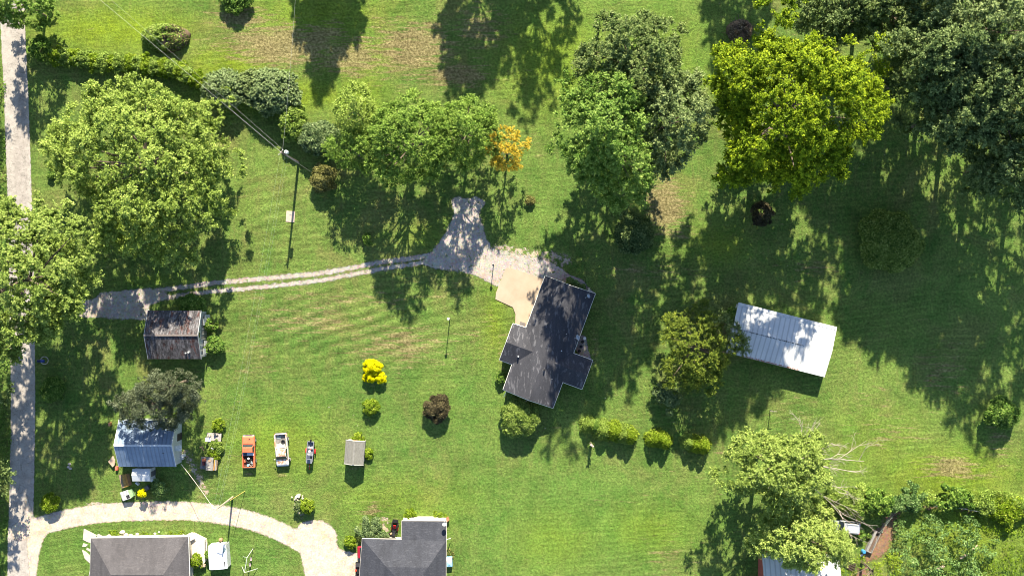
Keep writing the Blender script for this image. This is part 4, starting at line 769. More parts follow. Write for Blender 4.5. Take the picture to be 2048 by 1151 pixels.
# --- white utility shed by the lower house
cc = W(443, 1106); us = thing('utility_shed', 'white sheet-metal utility shed with a bent corner right of the patio', 'shed', (cc.x, cc.y, 0), R(4.5))
HX, HY, hs = 1.42, 1.85, 2.0
MB().box((0, 0, hs / 2 - .02), (HX * 2 - .12, HY * 2 - .12, hs - .05)).obj('wall', flat((0.62, 0.63, 0.64), .5), us)
sheetw = metal('scuffed_white', (0.74, 0.76, 0.79), (0.60, 0.66, 0.74), rough=.4)
rr = lambda y, c_: [(-HX, y, hs), (-HX + .3, y, hs + .18), (.75, y, hs + .30), (HX - .05, y, hs + c_), (HX, y, hs - .1), (-HX, y, hs - .08)]
MB().loft([rr(-HY, .05), rr(.1, .05), rr(HY * .75, -.02), [(x * .9, HY, z) for x, _, z in rr(0, .0)]]).obj('roof', sheetw, us, bevel=.02)
MB().box((HX - .35, -HY + .75, hs + .2), (.14, .75, .02), ry=R(14)).obj('vent_slot', black, us); MB().box((HX - .25, HY - .8, hs + .22), (.22, .8, .02), R(-25), ry=R(16)).obj('window', flat((0.16, 0.24, 0.26), .3), us); door(us, 0, HY - .03, 0, .8, 1.7, 'Y', wh)
cp = W(443, 1077); ch = thing('chiminea', 'small clay chiminea just above the white utility shed', 'stove', (cp.x, cp.y, 0)); MB().tube([(0, 0, 0), (0, 0, .15), (0, 0, .5), (0, 0, .75), (0, 0, 1.15)], [.16, .28, .30, .12, .10], 12).obj('body', flat((0.38, 0.24, 0.14), .8), ch); MB().cyl((0, 0, 1.16), .08, .03, 10).obj('flue', black, ch)

# ================================================================== VEHICLES
def wheel(par, x, y, r=.37, wd_=.24, hub=(0.30, 0.29, 0.27)):
    t = MB().torus((0, 0, 0), r - .09, .095, 18, 8, 'X').obj('wheel', rubber, par, smooth=True, loc=(x, y, r)); MB().cyl((0, 0, 0), r - .12, wd_ * .8, 14, 'X').obj('rim', flat(hub, .5, var=.2), t); MB().cyl((0, 0, 0), .07, wd_ * .9, 8, 'X').obj('hub', steel, t); return t
def ring(y, hw, z0, z1, r=.10): return [(-hw + r * .6, y, z0), (hw - r * .6, y, z0), (hw, y, z0 + r), (hw, y, z1 - r), (hw - r, y, z1), (-hw + r, y, z1), (-hw, y, z1 - r), (-hw, y, z0 + r)]
def pickup(label, loc, rot, paint, kind):
    o = thing('pickup_truck', label, 'pickup truck', loc, rot)
    # y forward; front bumper at +2.5, tail at -2.45; wb windshield base, rf roof front, rb roof back, yb bed front
    hw = .98; zb = .42; wb, rf, rb = (1.14, .74, -.02) if kind == 'orange' else (1.42, .86, -.26); yb = rb - .10
    MB().loft([ring(2.42, .86, .5, .92), ring(2.28, .94, .45, 1.02), ring(wb + .05, hw, zb, 1.10), ring(wb - .3, hw, zb, 1.13), ring(yb + .03, hw, zb, 1.13), ring(yb, hw, zb, 1.13)]).obj('body', paint, o, bevel=.02)
    hy = wb + .04; MB().add([(-.82, hy, 1.10), (.82, hy, 1.10), (.80, 2.24, 1.03), (-.80, 2.24, 1.03), (-.80, hy + .02, 1.155), (.80, hy + .02, 1.155), (.76, 2.18, 1.075), (-.76, 2.18, 1.075)], [(0, 3, 2, 1), (4, 5, 6, 7), (0, 1, 5, 4), (1, 2, 6, 5), (2, 3, 7, 6), (3, 0, 4, 7)]).obj('hood', paint, o, bevel=.015)
    MB().loft([[(-.93, wb, 1.12), (.93, wb, 1.12), (.93, yb + .02, 1.12), (-.93, yb + .02, 1.12)], [(-.76, rf + .04, 1.66), (.76, rf + .04, 1.66), (.78, rb - .02, 1.66), (-.78, rb - .02, 1.66)], [(-.71, rf - .04, 1.73), (.71, rf - .04, 1.73), (.72, rb + .03, 1.74), (-.72, rb + .03, 1.74)]]).obj('cab', paint, o, bevel=.02)
    gm = flat((0.03, 0.045, 0.055), .1, var=.1, spec=.6)
    def pane(a, b, c_, d, nm='window'):
        q = [Vector(x) for x in (a, b, c_, d)]; nn = (q[1] - q[0]).cross(q[3] - q[0]).normalized() * .014
        if nn.z < 0: nn = -nn
        MB().add([p + nn for p in q] + [p - nn for p in q], [(0, 1, 2, 3), (7, 6, 5, 4), (0, 4, 5, 1), (1, 5, 6, 2), (2, 6, 7, 3), (3, 7, 4, 0)]).obj(nm, gm, o)
    lp = lambda t: (wb + (rf + .04 - wb) * t, 1.12 + .54 * t); y0, z0 = lp(.08); y1, z1 = lp(.93)
    pane((-.84, y0, z0), (.84, y0, z0), (.73, y1, z1), (-.73, y1, z1), 'windshield'); pane((-.80, yb + .016, 1.2), (.80, yb + .016, 1.2), (.72, rb - .016, 1.6), (-.72, rb - .016, 1.6), 'rear_window')
    for s_ in (-1, 1): pane((s_ * .915, wb - .2, 1.18), (s_ * .915, yb + .12, 1.18), (s_ * .79, rb + .08, 1.60), (s_ * .785, rf - .03, 1.60))
    bc, bl_ = (yb - 2.45) / 2, yb + 2.45; m = MB(); m.box((0, bc, .60), (1.7, bl_ - .04, .06)); m.obj('bed_floor', flat((0.20, 0.19, 0.18), .8, var=.4) if kind == 'white' else flat((0.10, 0.05, 0.035), .8), o)
    m = MB()
    for s_ in (-1, 1): m.box((s_ * (hw - .09), bc, .80), (.18, bl_, .62))
    m.box((0, yb - .035, .8), (1.6, .06, .60)); m.obj('bed_side', paint, o, bevel=.02); MB().box((0, -2.45, .82), (1.75, .08, .54)).obj('tailgate', paint, o, bevel=.02)
    MB().box((0, 2.50, .58), (1.8, .14, .18)).obj('front_bumper', chrome, o, bevel=.02); MB().box((0, -2.56, .52), (1.8, .12, .16)).obj('rear_bumper', chrome, o, bevel=.02)
    for s_ in (-1, 1):
        MB().box((s_ * .72, 2.425, .80), (.26, .06, .16)).obj('headlight', wh, o); MB().box((s_ * .9, -2.475, .84), (.12, .06, .26)).obj('tail_light', red, o)
        mi = MB().box((s_ * 1.10, wb - .1, 1.2), (.18, .08, .16), s_ * R(15)).obj('mirror', chrome if kind == 'orange' else wh, o)
        for y in (1.62, -1.55): wheel(o, s_ * (.94 if kind == 'orange' else 1.02), y, .38, .26, (0.62, 0.58, 0.5) if kind == 'white' else (0.4, 0.38, 0.36))
    return o
orange = metal('faded_orange_paint', (0.62, 0.13, 0.055), (0.74, 0.20, 0.10), rough=.4)
n = NT('rusty_white_paint', .45, .4); c = n.mix(n.step(n.noise(1.2, 4), .3, .7), (0.80, 0.79, 0.77), (0.70, 0.69, 0.66))
geo = n.t.nodes.new('ShaderNodeNewGeometry'); sx = n.t.nodes.new('ShaderNodeSeparateXYZ'); n.t.links.new(geo.outputs['Normal'], sx.inputs[0]); sp = n.t.nodes.new('ShaderNodeSeparateXYZ'); n.t.links.new(n.tc.outputs['Object'], sp.inputs[0])
msk = n.math('MULTIPLY', n.step(n.noise(2.6, 5, .75, vec=n.vec(1.5, .9, 1)), .46, .52), n.step(sp.outputs[2], .52, .54) if False else n.math('GREATER_THAN', sp.outputs[2], 1.08))
c = n.mix(n.math('MULTIPLY', msk, .9), c, (0.50, 0.20, 0.075)); n.color(c); rusty = n.m
p = W(497.5, 902, .8); t1 = pickup('orange pickup truck with a loaded bed on the lawn', (p.x, p.y, 0), R(1), orange, 'orange')
for nm, mk, mt in [('toolbox', MB().box((0, -.36, 1.12), (1.72, .44, .16)), flat((0.60, 0.64, 0.72), .35, .3)), ('toolbox_lid', MB().box((-.45, -.36, 1.215), (.55, .36, .03)), flat((0.03, 0.04, 0.07), .5))]:
    oo = mk.obj(nm if nm != 'toolbox_lid' else 'lid', mt, t1 if nm == 'toolbox' else None, bevel=.01)
    if nm == 'toolbox': tb = oo
    else: oo.parent = tb
def placed(root, obj, label, cat, group=None):
    obj.matrix_world = Matrix.Translation(root.location) @ Matrix.Rotation(root.rotation_euler.z, 4, 'Z') @ obj.matrix_basis
    return tag(obj, label, cat, group)
placed(t1, MB().torus((-.05, -1.25, .86), .42, .11, 20, 8).obj('tyre', rubber, smooth=True), 'large black tyre lying in the bed of the orange pickup', 'tyre')
placed(t1, MB().cyl((.02, -1.05, .98), .17, .30, 14).obj('bucket', wh), 'white round bucket in the bed of the orange pickup', 'bucket')
placed(t1, MB().cyl((-.12, -2.12, .78), .19, .30, 14).obj('bucket', flat((0.25, 0.50, 0.68), .4)), 'light blue bucket near the tailgate of the orange pickup', 'bucket')
placed(t1, MB().torus((.34, -2.02, .78), .24, .05, 18, 6).obj('hose', flat((0.45, 0.42, 0.38), .7), smooth=True), 'coiled pale hose near the tailgate of the orange pickup', 'hose')
placed(t1, MB().box((.45, -1.72, .86), (.22, .5, .12), R(25)).obj('tool_case', flat((0.30, 0.36, 0.40), .5), bevel=.02), 'grey case beside the tyre in the orange pickup bed', 'case')
placed(t1, MB().box((-.62, -1.45, .8), (.22, .45, .3), R(8)).obj('fuel_can', flat((0.55, 0.16, 0.08), .5), bevel=.03), 'reddish can at the left wall of the orange pickup bed', 'can')
placed(t1, MB().add([(.10, 2.0, 1.092), (.38, 2.02, 1.092), (.12, 1.72, 1.112)], [(0, 2, 1)]).obj('rag', black), 'dark torn scrap lying on the orange pickup hood', 'rag')
p = W(563.5, 899, .8); t2 = pickup('rusty white pickup truck with peeling hood and roof on the lawn', (p.x, p.y, 0), R(184.5), rusty, 'white')
placed(t2, MB().torus((-.30, -1.25, .80), .24, .09, 18, 8).obj('tyre', rubber, smooth=True), 'black tyre lying in the bed of the rusty white pickup', 'tyre')
placed(t2, MB().box((.1, -.75, .68), (1.3, .55, .12), R(4)).obj('bed_sacks', flat((0.62, 0.59, 0.50), .9), bevel=.04), 'pale sacks near the cab in the white pickup bed', 'sack')
placed(t2, MB().box((.35, -2.0, .665), (.7, .6, .06), R(-10)).obj('metal_sheet', flat((0.25, 0.30, 0.31), .5)), 'grey sheet near the tailgate of the white pickup bed', 'sheet')
# --- jon boat on trailer
p = W(621, 903, .6); bt = thing('boat', 'grey flat-bottomed boat with gear inside, on a trailer', 'boat', (p.x, p.y, .62), R(175.5)); bl = 1.68
grey = flat((0.20, 0.215, 0.25), .5, var=.12)
def bring(y, hw, z0, z1): return [(-hw * .82, y, z0), (hw * .82, y, z0), (hw, y, z1), (hw - .10, y, z1), (hw * .82 - .10, y, z0 + .05), (-hw * .82 + .10, y, z0 + .05), (-hw + .10, y, z1), (-hw, y, z1)]
MB().loft([bring(-bl, .52, 0, .48), bring(0, .56, 0, .46), bring(bl * .8, .52, .03, .50), bring(bl, .40, .15, .54)]).obj('hull', grey, bt)
MB().box((0, -bl + .04, .24), (.84, .06, .46)).obj('transom', grey, bt); m = MB(); m.box((0, bl - .35, .50), (.78, .7, .05)); m.obj('bow_deck', grey, bt)
for y in (-.75, .3): MB().box((0, y, .38), (.86, .26, .05)).obj('seat', flat((0.36, 0.37, 0.40), .6), bt)
MB().box((0, 1.05, .30), (.8, .5, .28)).obj('battery_box', black, bt, bevel=.03)
om = thing('outboard', None, None); C.objects.unlink(om); bpy.data.objects.remove(om)
mo = MB().box((0, -bl - .16, .55), (.26, .34, .34)).obj('outboard_motor', black, bt, bevel=.05); MB().box((0, -bl - .16, .15), (.08, .16, .6)).obj('shaft', black, mo)
def inboat(mk, nm, mt, lb, cat): placed(bt, mk.obj(nm, mt, bevel=.02), lb, cat).location.z += 0
inboat(MB().box((.02, .62, 1.10), (.50, .50, .16), R(5)), 'cushion', flat((0.07, 0.08, 0.12), .6), 'dark folded cushion in the middle of the grey boat', 'cushion')
inboat(MB().box((-.05, -.30, 1.06), (.32, .30, .10), R(12)), 'cooler', wh, 'white box lid in the grey boat', 'box'); inboat(MB().box((-.22, -.62, 1.10), (.14, .18, .16)), 'gas_can', flat((0.7, 0.12, 0.05), .5), 'small red can in the grey boat', 'can')
tr = thing('boat_trailer', 'red and black trailer carrying the grey boat', 'trailer', (p.x, p.y, 0), R(175.5)); m = MB()
for s_ in (-1, 1): m.tube([(s_ * .5, -1.5, .5), (s_ * .5, 1.2, .5), (0, 2.0, .5)], .04, 5)
m.tube([(-.66, -.2, .42), (.66, -.2, .42)], .04, 5); m.obj('frame', black, tr); MB().tube([(0, 1.9, .5), (0, 2.75, .48)], .05, 6).obj('tongue', red, tr); MB().tube([(0, 2.2, .5), (0, 2.2, 1.0)], .04, 6).obj('winch_post', steel, tr)
for s_ in (-1, 1):
    wheel(tr, s_ * .70, -.1, .27, .18); m = MB(); m.loft([[(s_ * .70 - .10, y, z), (s_ * .70 + .10, y, z), (s_ * .70 + .10, y, z - .03), (s_ * .70 - .10, y, z - .03)] for y, z in ((-.5, .40), (-.38, .58), (-.1, .64), (.18, .58), (.3, .40))]); m.obj('fender', red, tr)
# --- silver suv under the tree
p = W(1690, 1053, .8); sv_ = thing('car', 'silver car partly hidden under the lower right tree', 'car', (p.x, p.y, 0), R(84)); silver = flat((0.50, 0.53, 0.58), .3, .4, var=.08)
MB().loft([ring(2.3, .80, .4, .75), ring(2.1, .90, .3, .92), ring(1.1, .93, .25, 1.02), ring(-1.9, .93, .25, 1.08), ring(-2.25, .88, .35, 1.02), ring(-2.32, .80, .4, .9)]).obj('body', silver, sv_, bevel=.03)
MB().loft([[(-.88, 1.15, 1.0), (.88, 1.15, 1.0), (.88, -2.1, 1.0), (-.88, -2.1, 1.0)], [(-.70, .35, 1.52), (.70, .35, 1.52), (.72, -1.8, 1.52), (-.72, -1.8, 1.52)]]).obj('window', glass, sv_, bevel=.03)
MB().loft([[(-.74, .42, 1.50), (.74, .42, 1.50), (.76, -1.92, 1.50), (-.76, -1.92, 1.50)], [(-.66, .30, 1.58), (.66, .30, 1.58), (.66, -1.80, 1.60), (-.66, -1.80, 1.60)]]).obj('roof', flat((0.56, 0.60, 0.66), .3, .3, var=.08), sv_, bevel=.03)
for s_ in (-1, 1):
    MB().tube([(s_ * .62, .2, 1.66), (s_ * .62, -1.7, 1.68)], .025, 5).obj('roof_rail', black, sv_); MB().box((s_ * .78, -2.28, .85), (.18, .1, .25)).obj('tail_light', red, sv_); MB().box((s_ * .7, 2.25, .72), (.3, .1, .15)).obj('headlight', wh, sv_)
    MB().box((s_ * 1.0, .85, 1.02), (.2, .1, .14)).obj('mirror', silver, sv_)
    for y in (1.4, -1.4): wheel(sv_, s_ * .85, y, .34, .2)
# --- red maroon car and black utility vehicle at the lower middle house
p = W(722, 1103, .7); mc = thing('car', 'maroon car nosed under the left eave of the slate-roofed house', 'car', (p.x + .45, p.y, 0), R(-88)); mar = flat((0.40, 0.015, 0.045), .3, .2, var=.08)
MB().loft([ring(-1.0, .85, .35, .8), ring(-.8, .92, .28, .98), ring(1.0, .92, .28, 1.0), ring(2.6, .88, .3, .95), ring(2.75, .8, .4, .8)]).obj('body', mar, mc, bevel=.03)
MB().loft([[(-.8, -.6, .98), (.8, -.6, .98), (.8, 1.6, .98), (-.8, 1.6, .98)], [(-.62, -.1, 1.4), (.62, -.1, 1.4), (.62, 1.0, 1.4), (-.62, 1.0, 1.4)]]).obj('window', glass, mc, bevel=.02)
for s_ in (-1, 1):
    for y in (-.35, 2.0): wheel(mc, s_ * .84, y, .32, .2)
p = W(716, 1140, .7); uv = thing('utility_cart', 'black utility cart with a red can by the left wall of the slate-roofed house', 'cart', (p.x + .2, p.y, 0), 0)
MB().box((0, 0, .55), (1.2, 2.6, .35)).obj('body', black, uv, bevel=.05); MB().box((0, .9, .9), (1.1, .6, .12)).obj('dash', flat((0.05, 0.05, 0.055), .5), uv, bevel=.03); MB().box((.1, -.2, .85), (.8, .5, .3)).obj('seat', black, uv, bevel=.05)
for s_ in (-1, 1):
    for y in (-.85, .85): wheel(uv, s_ * .5, y, .3, .2)
tag(MB().cyl(W(711.5, 1140, .95), .14, .4, 10).obj('fuel_can', flat((0.75, 0.08, 0.04), .4)), 'red can standing on the black utility cart', 'can')
# --- riding tractor
p = W(789, 1056, .5); rt = thing('lawn_tractor', 'red and black lawn tractor by the inner corner of the slate-roofed house', 'tractor', (p.x, p.y, 0), R(173))
MB().loft([ring(.3, .26, .45, .85, .06), ring(1.0, .26, .42, .88, .06), ring(1.15, .2, .45, .8, .06)]).obj('hood', flat((0.03, 0.03, 0.035), .4), rt, bevel=.02); MB().box((0, -.1, .36), (.8, 1.0, .12)).obj('chassis', black, rt, bevel=.02)
MB().box((0, -.32, .72), (.45, .42, .12)).obj('seat', red, rt, bevel=.04); MB().box((0, -.56, .88), (.45, .1, .32)).obj('seat_back', red, rt, bevel=.04)
for s_ in (-1, 1): MB().box((s_ * .42, -.5, .68), (.24, .65, .05)).obj('fender', black, rt, bevel=.02); wheel(rt, s_ * .46, -.62, .30, .24, (.7, .12, .04)); wheel(rt, s_ * .44, .85, .2, .16, (.7, .2, .1))
MB().torus((0, .16, .98), .17, .02, 14, 6).obj('steering_wheel', black, rt); MB().box((0, .05, .22), (1.15, .7, .14)).obj('mower_deck', flat((0.45, 0.05, 0.03), .5), rt, bevel=.04)
MB().box((0, -1.15, .55), (.9, .5, .5)).obj('grass_bag', black, rt, bevel=.06)
p = W(784, 1068, .2); ct = thing('yard_cart', 'small black cart with clutter below the lawn tractor', 'cart', (p.x, p.y, 0), R(-20)); MB().box((0, 0, .32), (.95, .7, .05)).obj('tray', black, ct); m = MB(); m.box((-.45, 0, .45), (.04, .7, .25)); m.box((.45, 0, .45), (.04, .7, .25)); m.obj('side', black, ct)
for s_ in (-1, 1): wheel(ct, s_ * .52, -.1, .18, .12)
tag(MB().box(W(782, 1066, .42), (.35, .25, .12), R(15)).obj('crate', flat((0.55, 0.36, 0.22), .7), bevel=.02), 'tan crate lying on the small black cart', 'crate')
for lb, x, y, c_, d_, r_ in [('yellow tub against the top wall of the slate-roofed house', 754.5, 1073, (0.75, 0.42, 0.04), (.62, .3, .35), 0), ('white box near the yellow tub by the slate-roofed house', 767, 1072.5, (0.72, 0.72, 0.72), (.55, .4, .4), .3), ('maroon bin left of the yellow tub by the slate-roofed house', 743, 1072.5, (0.30, 0.03, 0.06), (.45, .4, .5), .1)]:
    t_ = thing(lb.split(' ')[1], lb, lb.split(' ')[1], W(x, y), r_); MB().box((0, 0, d_[2] / 2), d_).obj('body', flat(c_, .5), t_, bevel=.04); MB().box((0, 0, d_[2] + .02), (d_[0] + .04, d_[1] + .04, .04)).obj('lid', flat(tuple(q * .85 for q in c_), .5), t_, bevel=.015)
# --- blue bin on the right of that house
p = W(899, 1122, .5); bb = thing('storage_bin', 'light blue and white plastic bin at the right wall of the slate-roofed house', 'bin', (p.x, p.y, 0), R(2)); lb_ = flat((0.22, 0.50, 0.80), .4, var=.08)
MB().box((0, 0, .4), (.86, 1.45, .8)).obj('body', lb_, bb, bevel=.06); MB().loft([[(-.42, -.72, .82), (.42, -.72, .82), (.42, .1, .82), (-.42, .1, .82)], [(-.02, -.3, .98), (.02, -.3, .98), (.02, -.2, .98), (-.02, -.2, .98)]]).obj('lid', flat((0.30, 0.58, 0.85), .4), bb); MB().box((0, .42, .85), (.84, .6, .08)).obj('lid', wh, bb, bevel=.03)

# ================================================================== JUNK, POSTS, POLES
# plywood table
p = W(428, 873, .7); tb = thing('plywood_table', 'weathered plywood sheet on trestles cluttered with pots', 'table', (p.x, p.y, 0), R(-4)); MB().box((0, 0, .72), (2.25, 1.2, .05)).obj('tabletop', flat((0.42, 0.37, 0.35), .85, var=.25), tb)
for sx_ in (-.9, .9):
    for sy_ in (-.45, .45): MB().box((sx_, sy_, .35), (.08, .08, .7)).obj('leg', oldwood, tb)
tag(MB().tube([W(429.5, 867.5, .75), W(429.5, 867.5, 1.1)], [.15, .19], 12).obj('bucket', flat((0.05, 0.055, 0.065), .6)), 'black bucket on the weathered plywood table', 'bucket')
tag(MB().box(W(434.5, 870.5, .82), (.34, .16, .12), R(20)).obj('tool_case', black, bevel=.02), 'small black case beside the bucket on the plywood table', 'case')
tag(MB().box(W(418.5, 870, .79), (.5, .45, .06), R(30)).obj('board_scraps', flat((0.62, 0.55, 0.40), .8)), 'pale wood scraps on the left of the plywood table', 'scraps')
tag(MB().box(W(416, 878.5, .82), (.85, .62, .1), R(-3)).obj('foam_box', flat((0.62, 0.66, 0.78), .5), bevel=.02), 'bluish white box at the lower left corner of the plywood table', 'box')
# junk trailer
p = W(420, 926, .6); jt = thing('junk_trailer', 'flat trailer bed loaded with boards and scrap', 'trailer', (p.x, p.y, 0), R(-4)); MB().box((-.15, 0, .55), (2.6, 1.9, .08)).obj('deck', oldwood, jt)
for s_ in (-1, 1): wheel(jt, s_ * 1.1, .1, .3, .18)
def onj(mk, nm, mt, lb, cat, bev=.01): placed(jt, mk.obj(nm, mt, bevel=bev), lb, cat)
m = MB()
for i in range(8): m.box((-.42 + i * .135, 0, .98), (.12, 2.05, .05))
onj(m, 'board_stack', flat((0.30, 0.28, 0.27), .9, var=.3), 'grey weathered boards laid side by side on the junk trailer', 'boards', 0); onj(MB().box((.78, -.15, .95), (.13, 1.6, .08)), 'plank', flat((0.62, 0.30, 0.07), .7), 'orange-brown plank on the junk trailer', 'plank')
onj(MB().box((.97, -.15, .92), (.15, 1.7, .06)), 'plank', flat((0.33, 0.32, 0.31), .8), 'grey plank at the right of the orange one on the junk trailer', 'plank'); onj(MB().box((1.16, -.15, .86), (.14, 1.5, .06)), 'plank', wood, 'brown plank at the right edge of the junk trailer', 'plank')
onj(MB().box((-.85, .55, .9), (.6, .4, .3), R(12)), 'tool_chest', flat((0.75, 0.20, 0.08), .5), 'orange-red chest at the upper left of the junk trailer', 'box', .03); onj(MB().box((-.95, .05, .8), (.3, .7, .3), R(10)), 'seat_frame', flat((0.16, 0.03, 0.03), .6), 'dark red frame on the left of the junk trailer', 'frame'); onj(MB().box((-1.1, -.65, .68), (.8, .5, .1), R(4)), 'tray', flat((0.12, 0.13, 0.14), .6), 'dark flat tray at the lower left of the junk trailer', 'tray')
onj(MB().box((-.15, -.5, 1.05), (.75, .08, .05), R(-12)), 'stick', flat((0.6, 0.55, 0.45), .8), 'pale stick lying across the grey boards', 'stick'); onj(MB().box((.05, .5, 1.05), (.42, .36, .06), R(30)), 'wood_block', flat((0.36, 0.25, 0.17), .8), 'brown scrap on top of the grey boards', 'scrap')
for x, y, r_, lb in [(405, 896, -60, 'pinkish red pipe in the weeds above the junk trailer, vertical piece'), (402, 893, 25, 'pinkish red pipe in the weeds above the junk trailer, short piece')]:
    q = W(x, y, .9); m = MB(); dd = Vector((math.cos(R(r_)), math.sin(R(r_)), 0)) * .32; tag(m.tube([q - dd + Vector((.1, 0, 0)), q + dd], .06, 6).obj('pipe', flat((0.50, 0.20, 0.20), .6)), lb, 'pipe')
tag(MB().box(W(425, 896, .9), (.5, .18, .08), R(-25)).obj('chair_part', wh, bevel=.02), 'white curved scrap in the weeds between table and trailer', 'scrap')
# dog house with corrugated roof
p = W(254, 988.5, .7); dh = thing('dog_house', 'small green-sided hutch with a white corrugated roof and a dark hole', 'hutch', (p.x, p.y, 0), R(20)); MB().box((.1, 0, .42), (1.5, 1.15, .84)).obj('wall', flat((0.22, 0.36, 0.20), .8), dh)
m = MB(); m.box((-.18, 0, .93), (1.35, 1.4, .04), ry=R(-6))
for i in range(9): m.box((-.18, -.62 + i * .155, .965), (1.35, .05, .04), ry=R(-6))
m.obj('roof', flat((0.55, 0.55, 0.56), .6, var=.2), dh); MB().add([(.5, -.7, .98), (.5, .7, .98), (.95, .4, .80), (.95, -.5, .80), (.5, -.7, .9), (.5, .7, .9), (.95, .4, .72), (.95, -.5, .72)], [(0, 3, 2, 1), (4, 5, 6, 7), (0, 1, 5, 4), (1, 2, 6, 5), (2, 3, 7, 6), (3, 0, 4, 7)]).obj('roof_end', flat((0.24, 0.38, 0.20), .8), dh)
MB().box((.18, -.32, 1.02), (.5, .48, .03), ry=R(-6)).obj('hatch', black, dh); MB().torus((.18, -.32, 1.03), .05, .02, 10, 6).obj('latch', steel, dh)
# leaning plywood
p = W(250, 960, .6); pl = thing('plywood_stack', 'orange-brown plywood sheets leaning beside the lean-to', 'plywood', (p.x, p.y, 0), R(14))
for i, (x, c_) in enumerate([(-.55, (0.26, 0.20, 0.13)), (-.1, (0.42, 0.25, 0.07)), (.4, (0.46, 0.24, 0.06)), (.72, (0.25, 0.13, 0.05))]): MB().box((x, 0, .62 + .05 * i), (.46, 2.1 - .1 * i, .04), ry=R(-12 + 6 * i)).obj('sheet', flat(c_, .8, var=.25), pl)
m = MB(); m.box((0, -.8, .28), (1.4, .08, .56)); m.box((0, .8, .28), (1.4, .08, .56)); m.obj('support', oldwood, pl)
slab('table', [(219, 921), (229, 909), (233, 918), (232, 928), (228, 932)], .5, .56, flat((0.46, 0.34, 0.26), .8), 'tan board shelf at the left corner of the blue metal barn', 'shelf')
for i, (x, y, c_, d_, lb) in enumerate([(235, 935, (0.62, 0.15, 0.10), (.4, .6, .5), 'reddish crate at the lower left corner of the blue metal barn'), (308, 958, (0.66, 0.68, 0.75), (.75, .5, .55), 'pale cabinet right of the lean-to shed'), (296, 974, (0.10, 0.11, 0.13), (.7, .7, .6), 'dark box in the weeds below the lean-to shed'), (277, 965, (0.55, 0.58, 0.62), (.25, .6, .7), 'narrow pale board under the lean-to edge'), (366, 915, (0.62, 0.60, 0.56), (.3, .5, .6), 'pale cluttered crate at the right wall of the blue barn'), (222, 847, (0.55, 0.25, 0.14), (.5, .3, .7), 'rusty red drum piece at the top left of the blue barn')]):
    t_ = thing('crate', lb, 'crate', W(x, y), .3 * i); MB().box((0, 0, d_[2] / 2), d_).obj('body', flat(c_, .7, var=.2), t_, bevel=.03); MB().box((0, 0, d_[2]), (d_[0] * .8, d_[1] * .8, .03)).obj('lid', flat(tuple(min(.9, q * 1.2) for q in c_), .6), t_)
# poles
def pole(label, bx, by, h, r=.17, arm=None, armz=None, group='wooden utility poles'):
    b = W(bx, by); o = thing('utility_pole', label, 'utility pole', b, 0, group); MB().tube([(0, 0, -.2), (0, 0, h)], [r, r * .7], 10).obj('pole', flat((0.13, 0.11, 0.095), .9, var=.25), o)
    if arm: MB().box((0, 0, armz), (arm, .1, .12), R(-30)).obj('crossarm', oldwood, o)
    return o, b
H1 = 11.3; o1, b1 = pole('tall dark utility pole with a grey transformer left of the middle tree row', 597, 325, H1, .19)
tf = MB().cyl((.42, .25, 9.9), .27, .85, 14).obj('transformer', flat((0.55, 0.60, 0.63), .5, var=.08), o1); MB().cyl((.42, .25, 10.45), .06, .25, 8).obj('bushing', flat((0.3, 0.25, 0.22), .4), tf)
MB().box((-.15, .1, 10.9), (.9, .09, .1), R(50)).obj('crossarm', oldwood, o1)
for i, q in enumerate([(-.45, -.25), (-.15, .12), (.15, .45)]): MB().cyl((q[0], q[1], 11.05), .05, .22, 8).obj('insulator', wh, o1)
MB().tube([(.16, -.10, .2), (.12, -.08, 9)], .05, 5).obj('conduit', flat((0.25, 0.28, 0.33), .5), o1)
H2 = 8.2; o2_, b2 = pole('pale wooden utility pole with a yellow guy guard by the lower drive', 465.4, 993, H2, .15); o2_.children[0].data.materials[0] = flat((0.45, 0.36, 0.28), .85, var=.2)
MB().tube([(-.9, .1, H2 - .3), (.1, 0, H2 - .1)], .05, 5).obj('crossarm', flat((0.6, 0.6, 0.58), .5), o2_)
g0 = W(490, 981) - b2; gt = Vector((0, 0, H2 - .3)); MB().tube([g0, g0.lerp(gt, .55)], .035, 6).obj('guy_guard', flat((0.66, 0.52, 0.14), .5, var=.1), o2_); MB().tube([g0.lerp(gt, .55), gt], .02, 4).obj('guy_wire', steel, o2_)
gw = W(626, 346) - b1; MB().tube([gw, Vector((0, 0, H1 - .6))], .022, 4).obj('guy_wire', flat((0.35, 0.33, 0.30), .5), o1)
def wire(label, a, b, sag, r, c_=(0.5, 0.5, 0.5)):
    pts = [a.lerp(b, t / 14) - Vector((0, 0, sag * 4 * (t / 14) * (1 - t / 14))) for t in range(15)]; mid = a.lerp(b, .5); tag(MB().tube([p_ - mid for p_ in pts], r, 4).obj('power_line', flat(c_, .5, var=.05), None, loc=mid), label, 'power line')
t1_ = b1 + Vector((-.1, .1, H1)); t2_ = b2 + Vector((-.5, .05, H2 - .1))
d_ = W(200, 0, 10.5) - t1_; wire('pale power line running from the tall pole to the top left', t1_, t1_ + d_ * 1.3, .6, .011, (0.62, 0.62, 0.60))
wire('second thin line beside the pale one running to the top left', t1_ + Vector((.35, .3, -.2)), t1_ + Vector((.9, .8, 0)) + d_ * 1.3, .8, .007)
wire('thin line running straight up from the tall pole past the hedge corner', t1_ + Vector((.2, .2, -.3)), W(596, -90, 10.5), .7, .008)
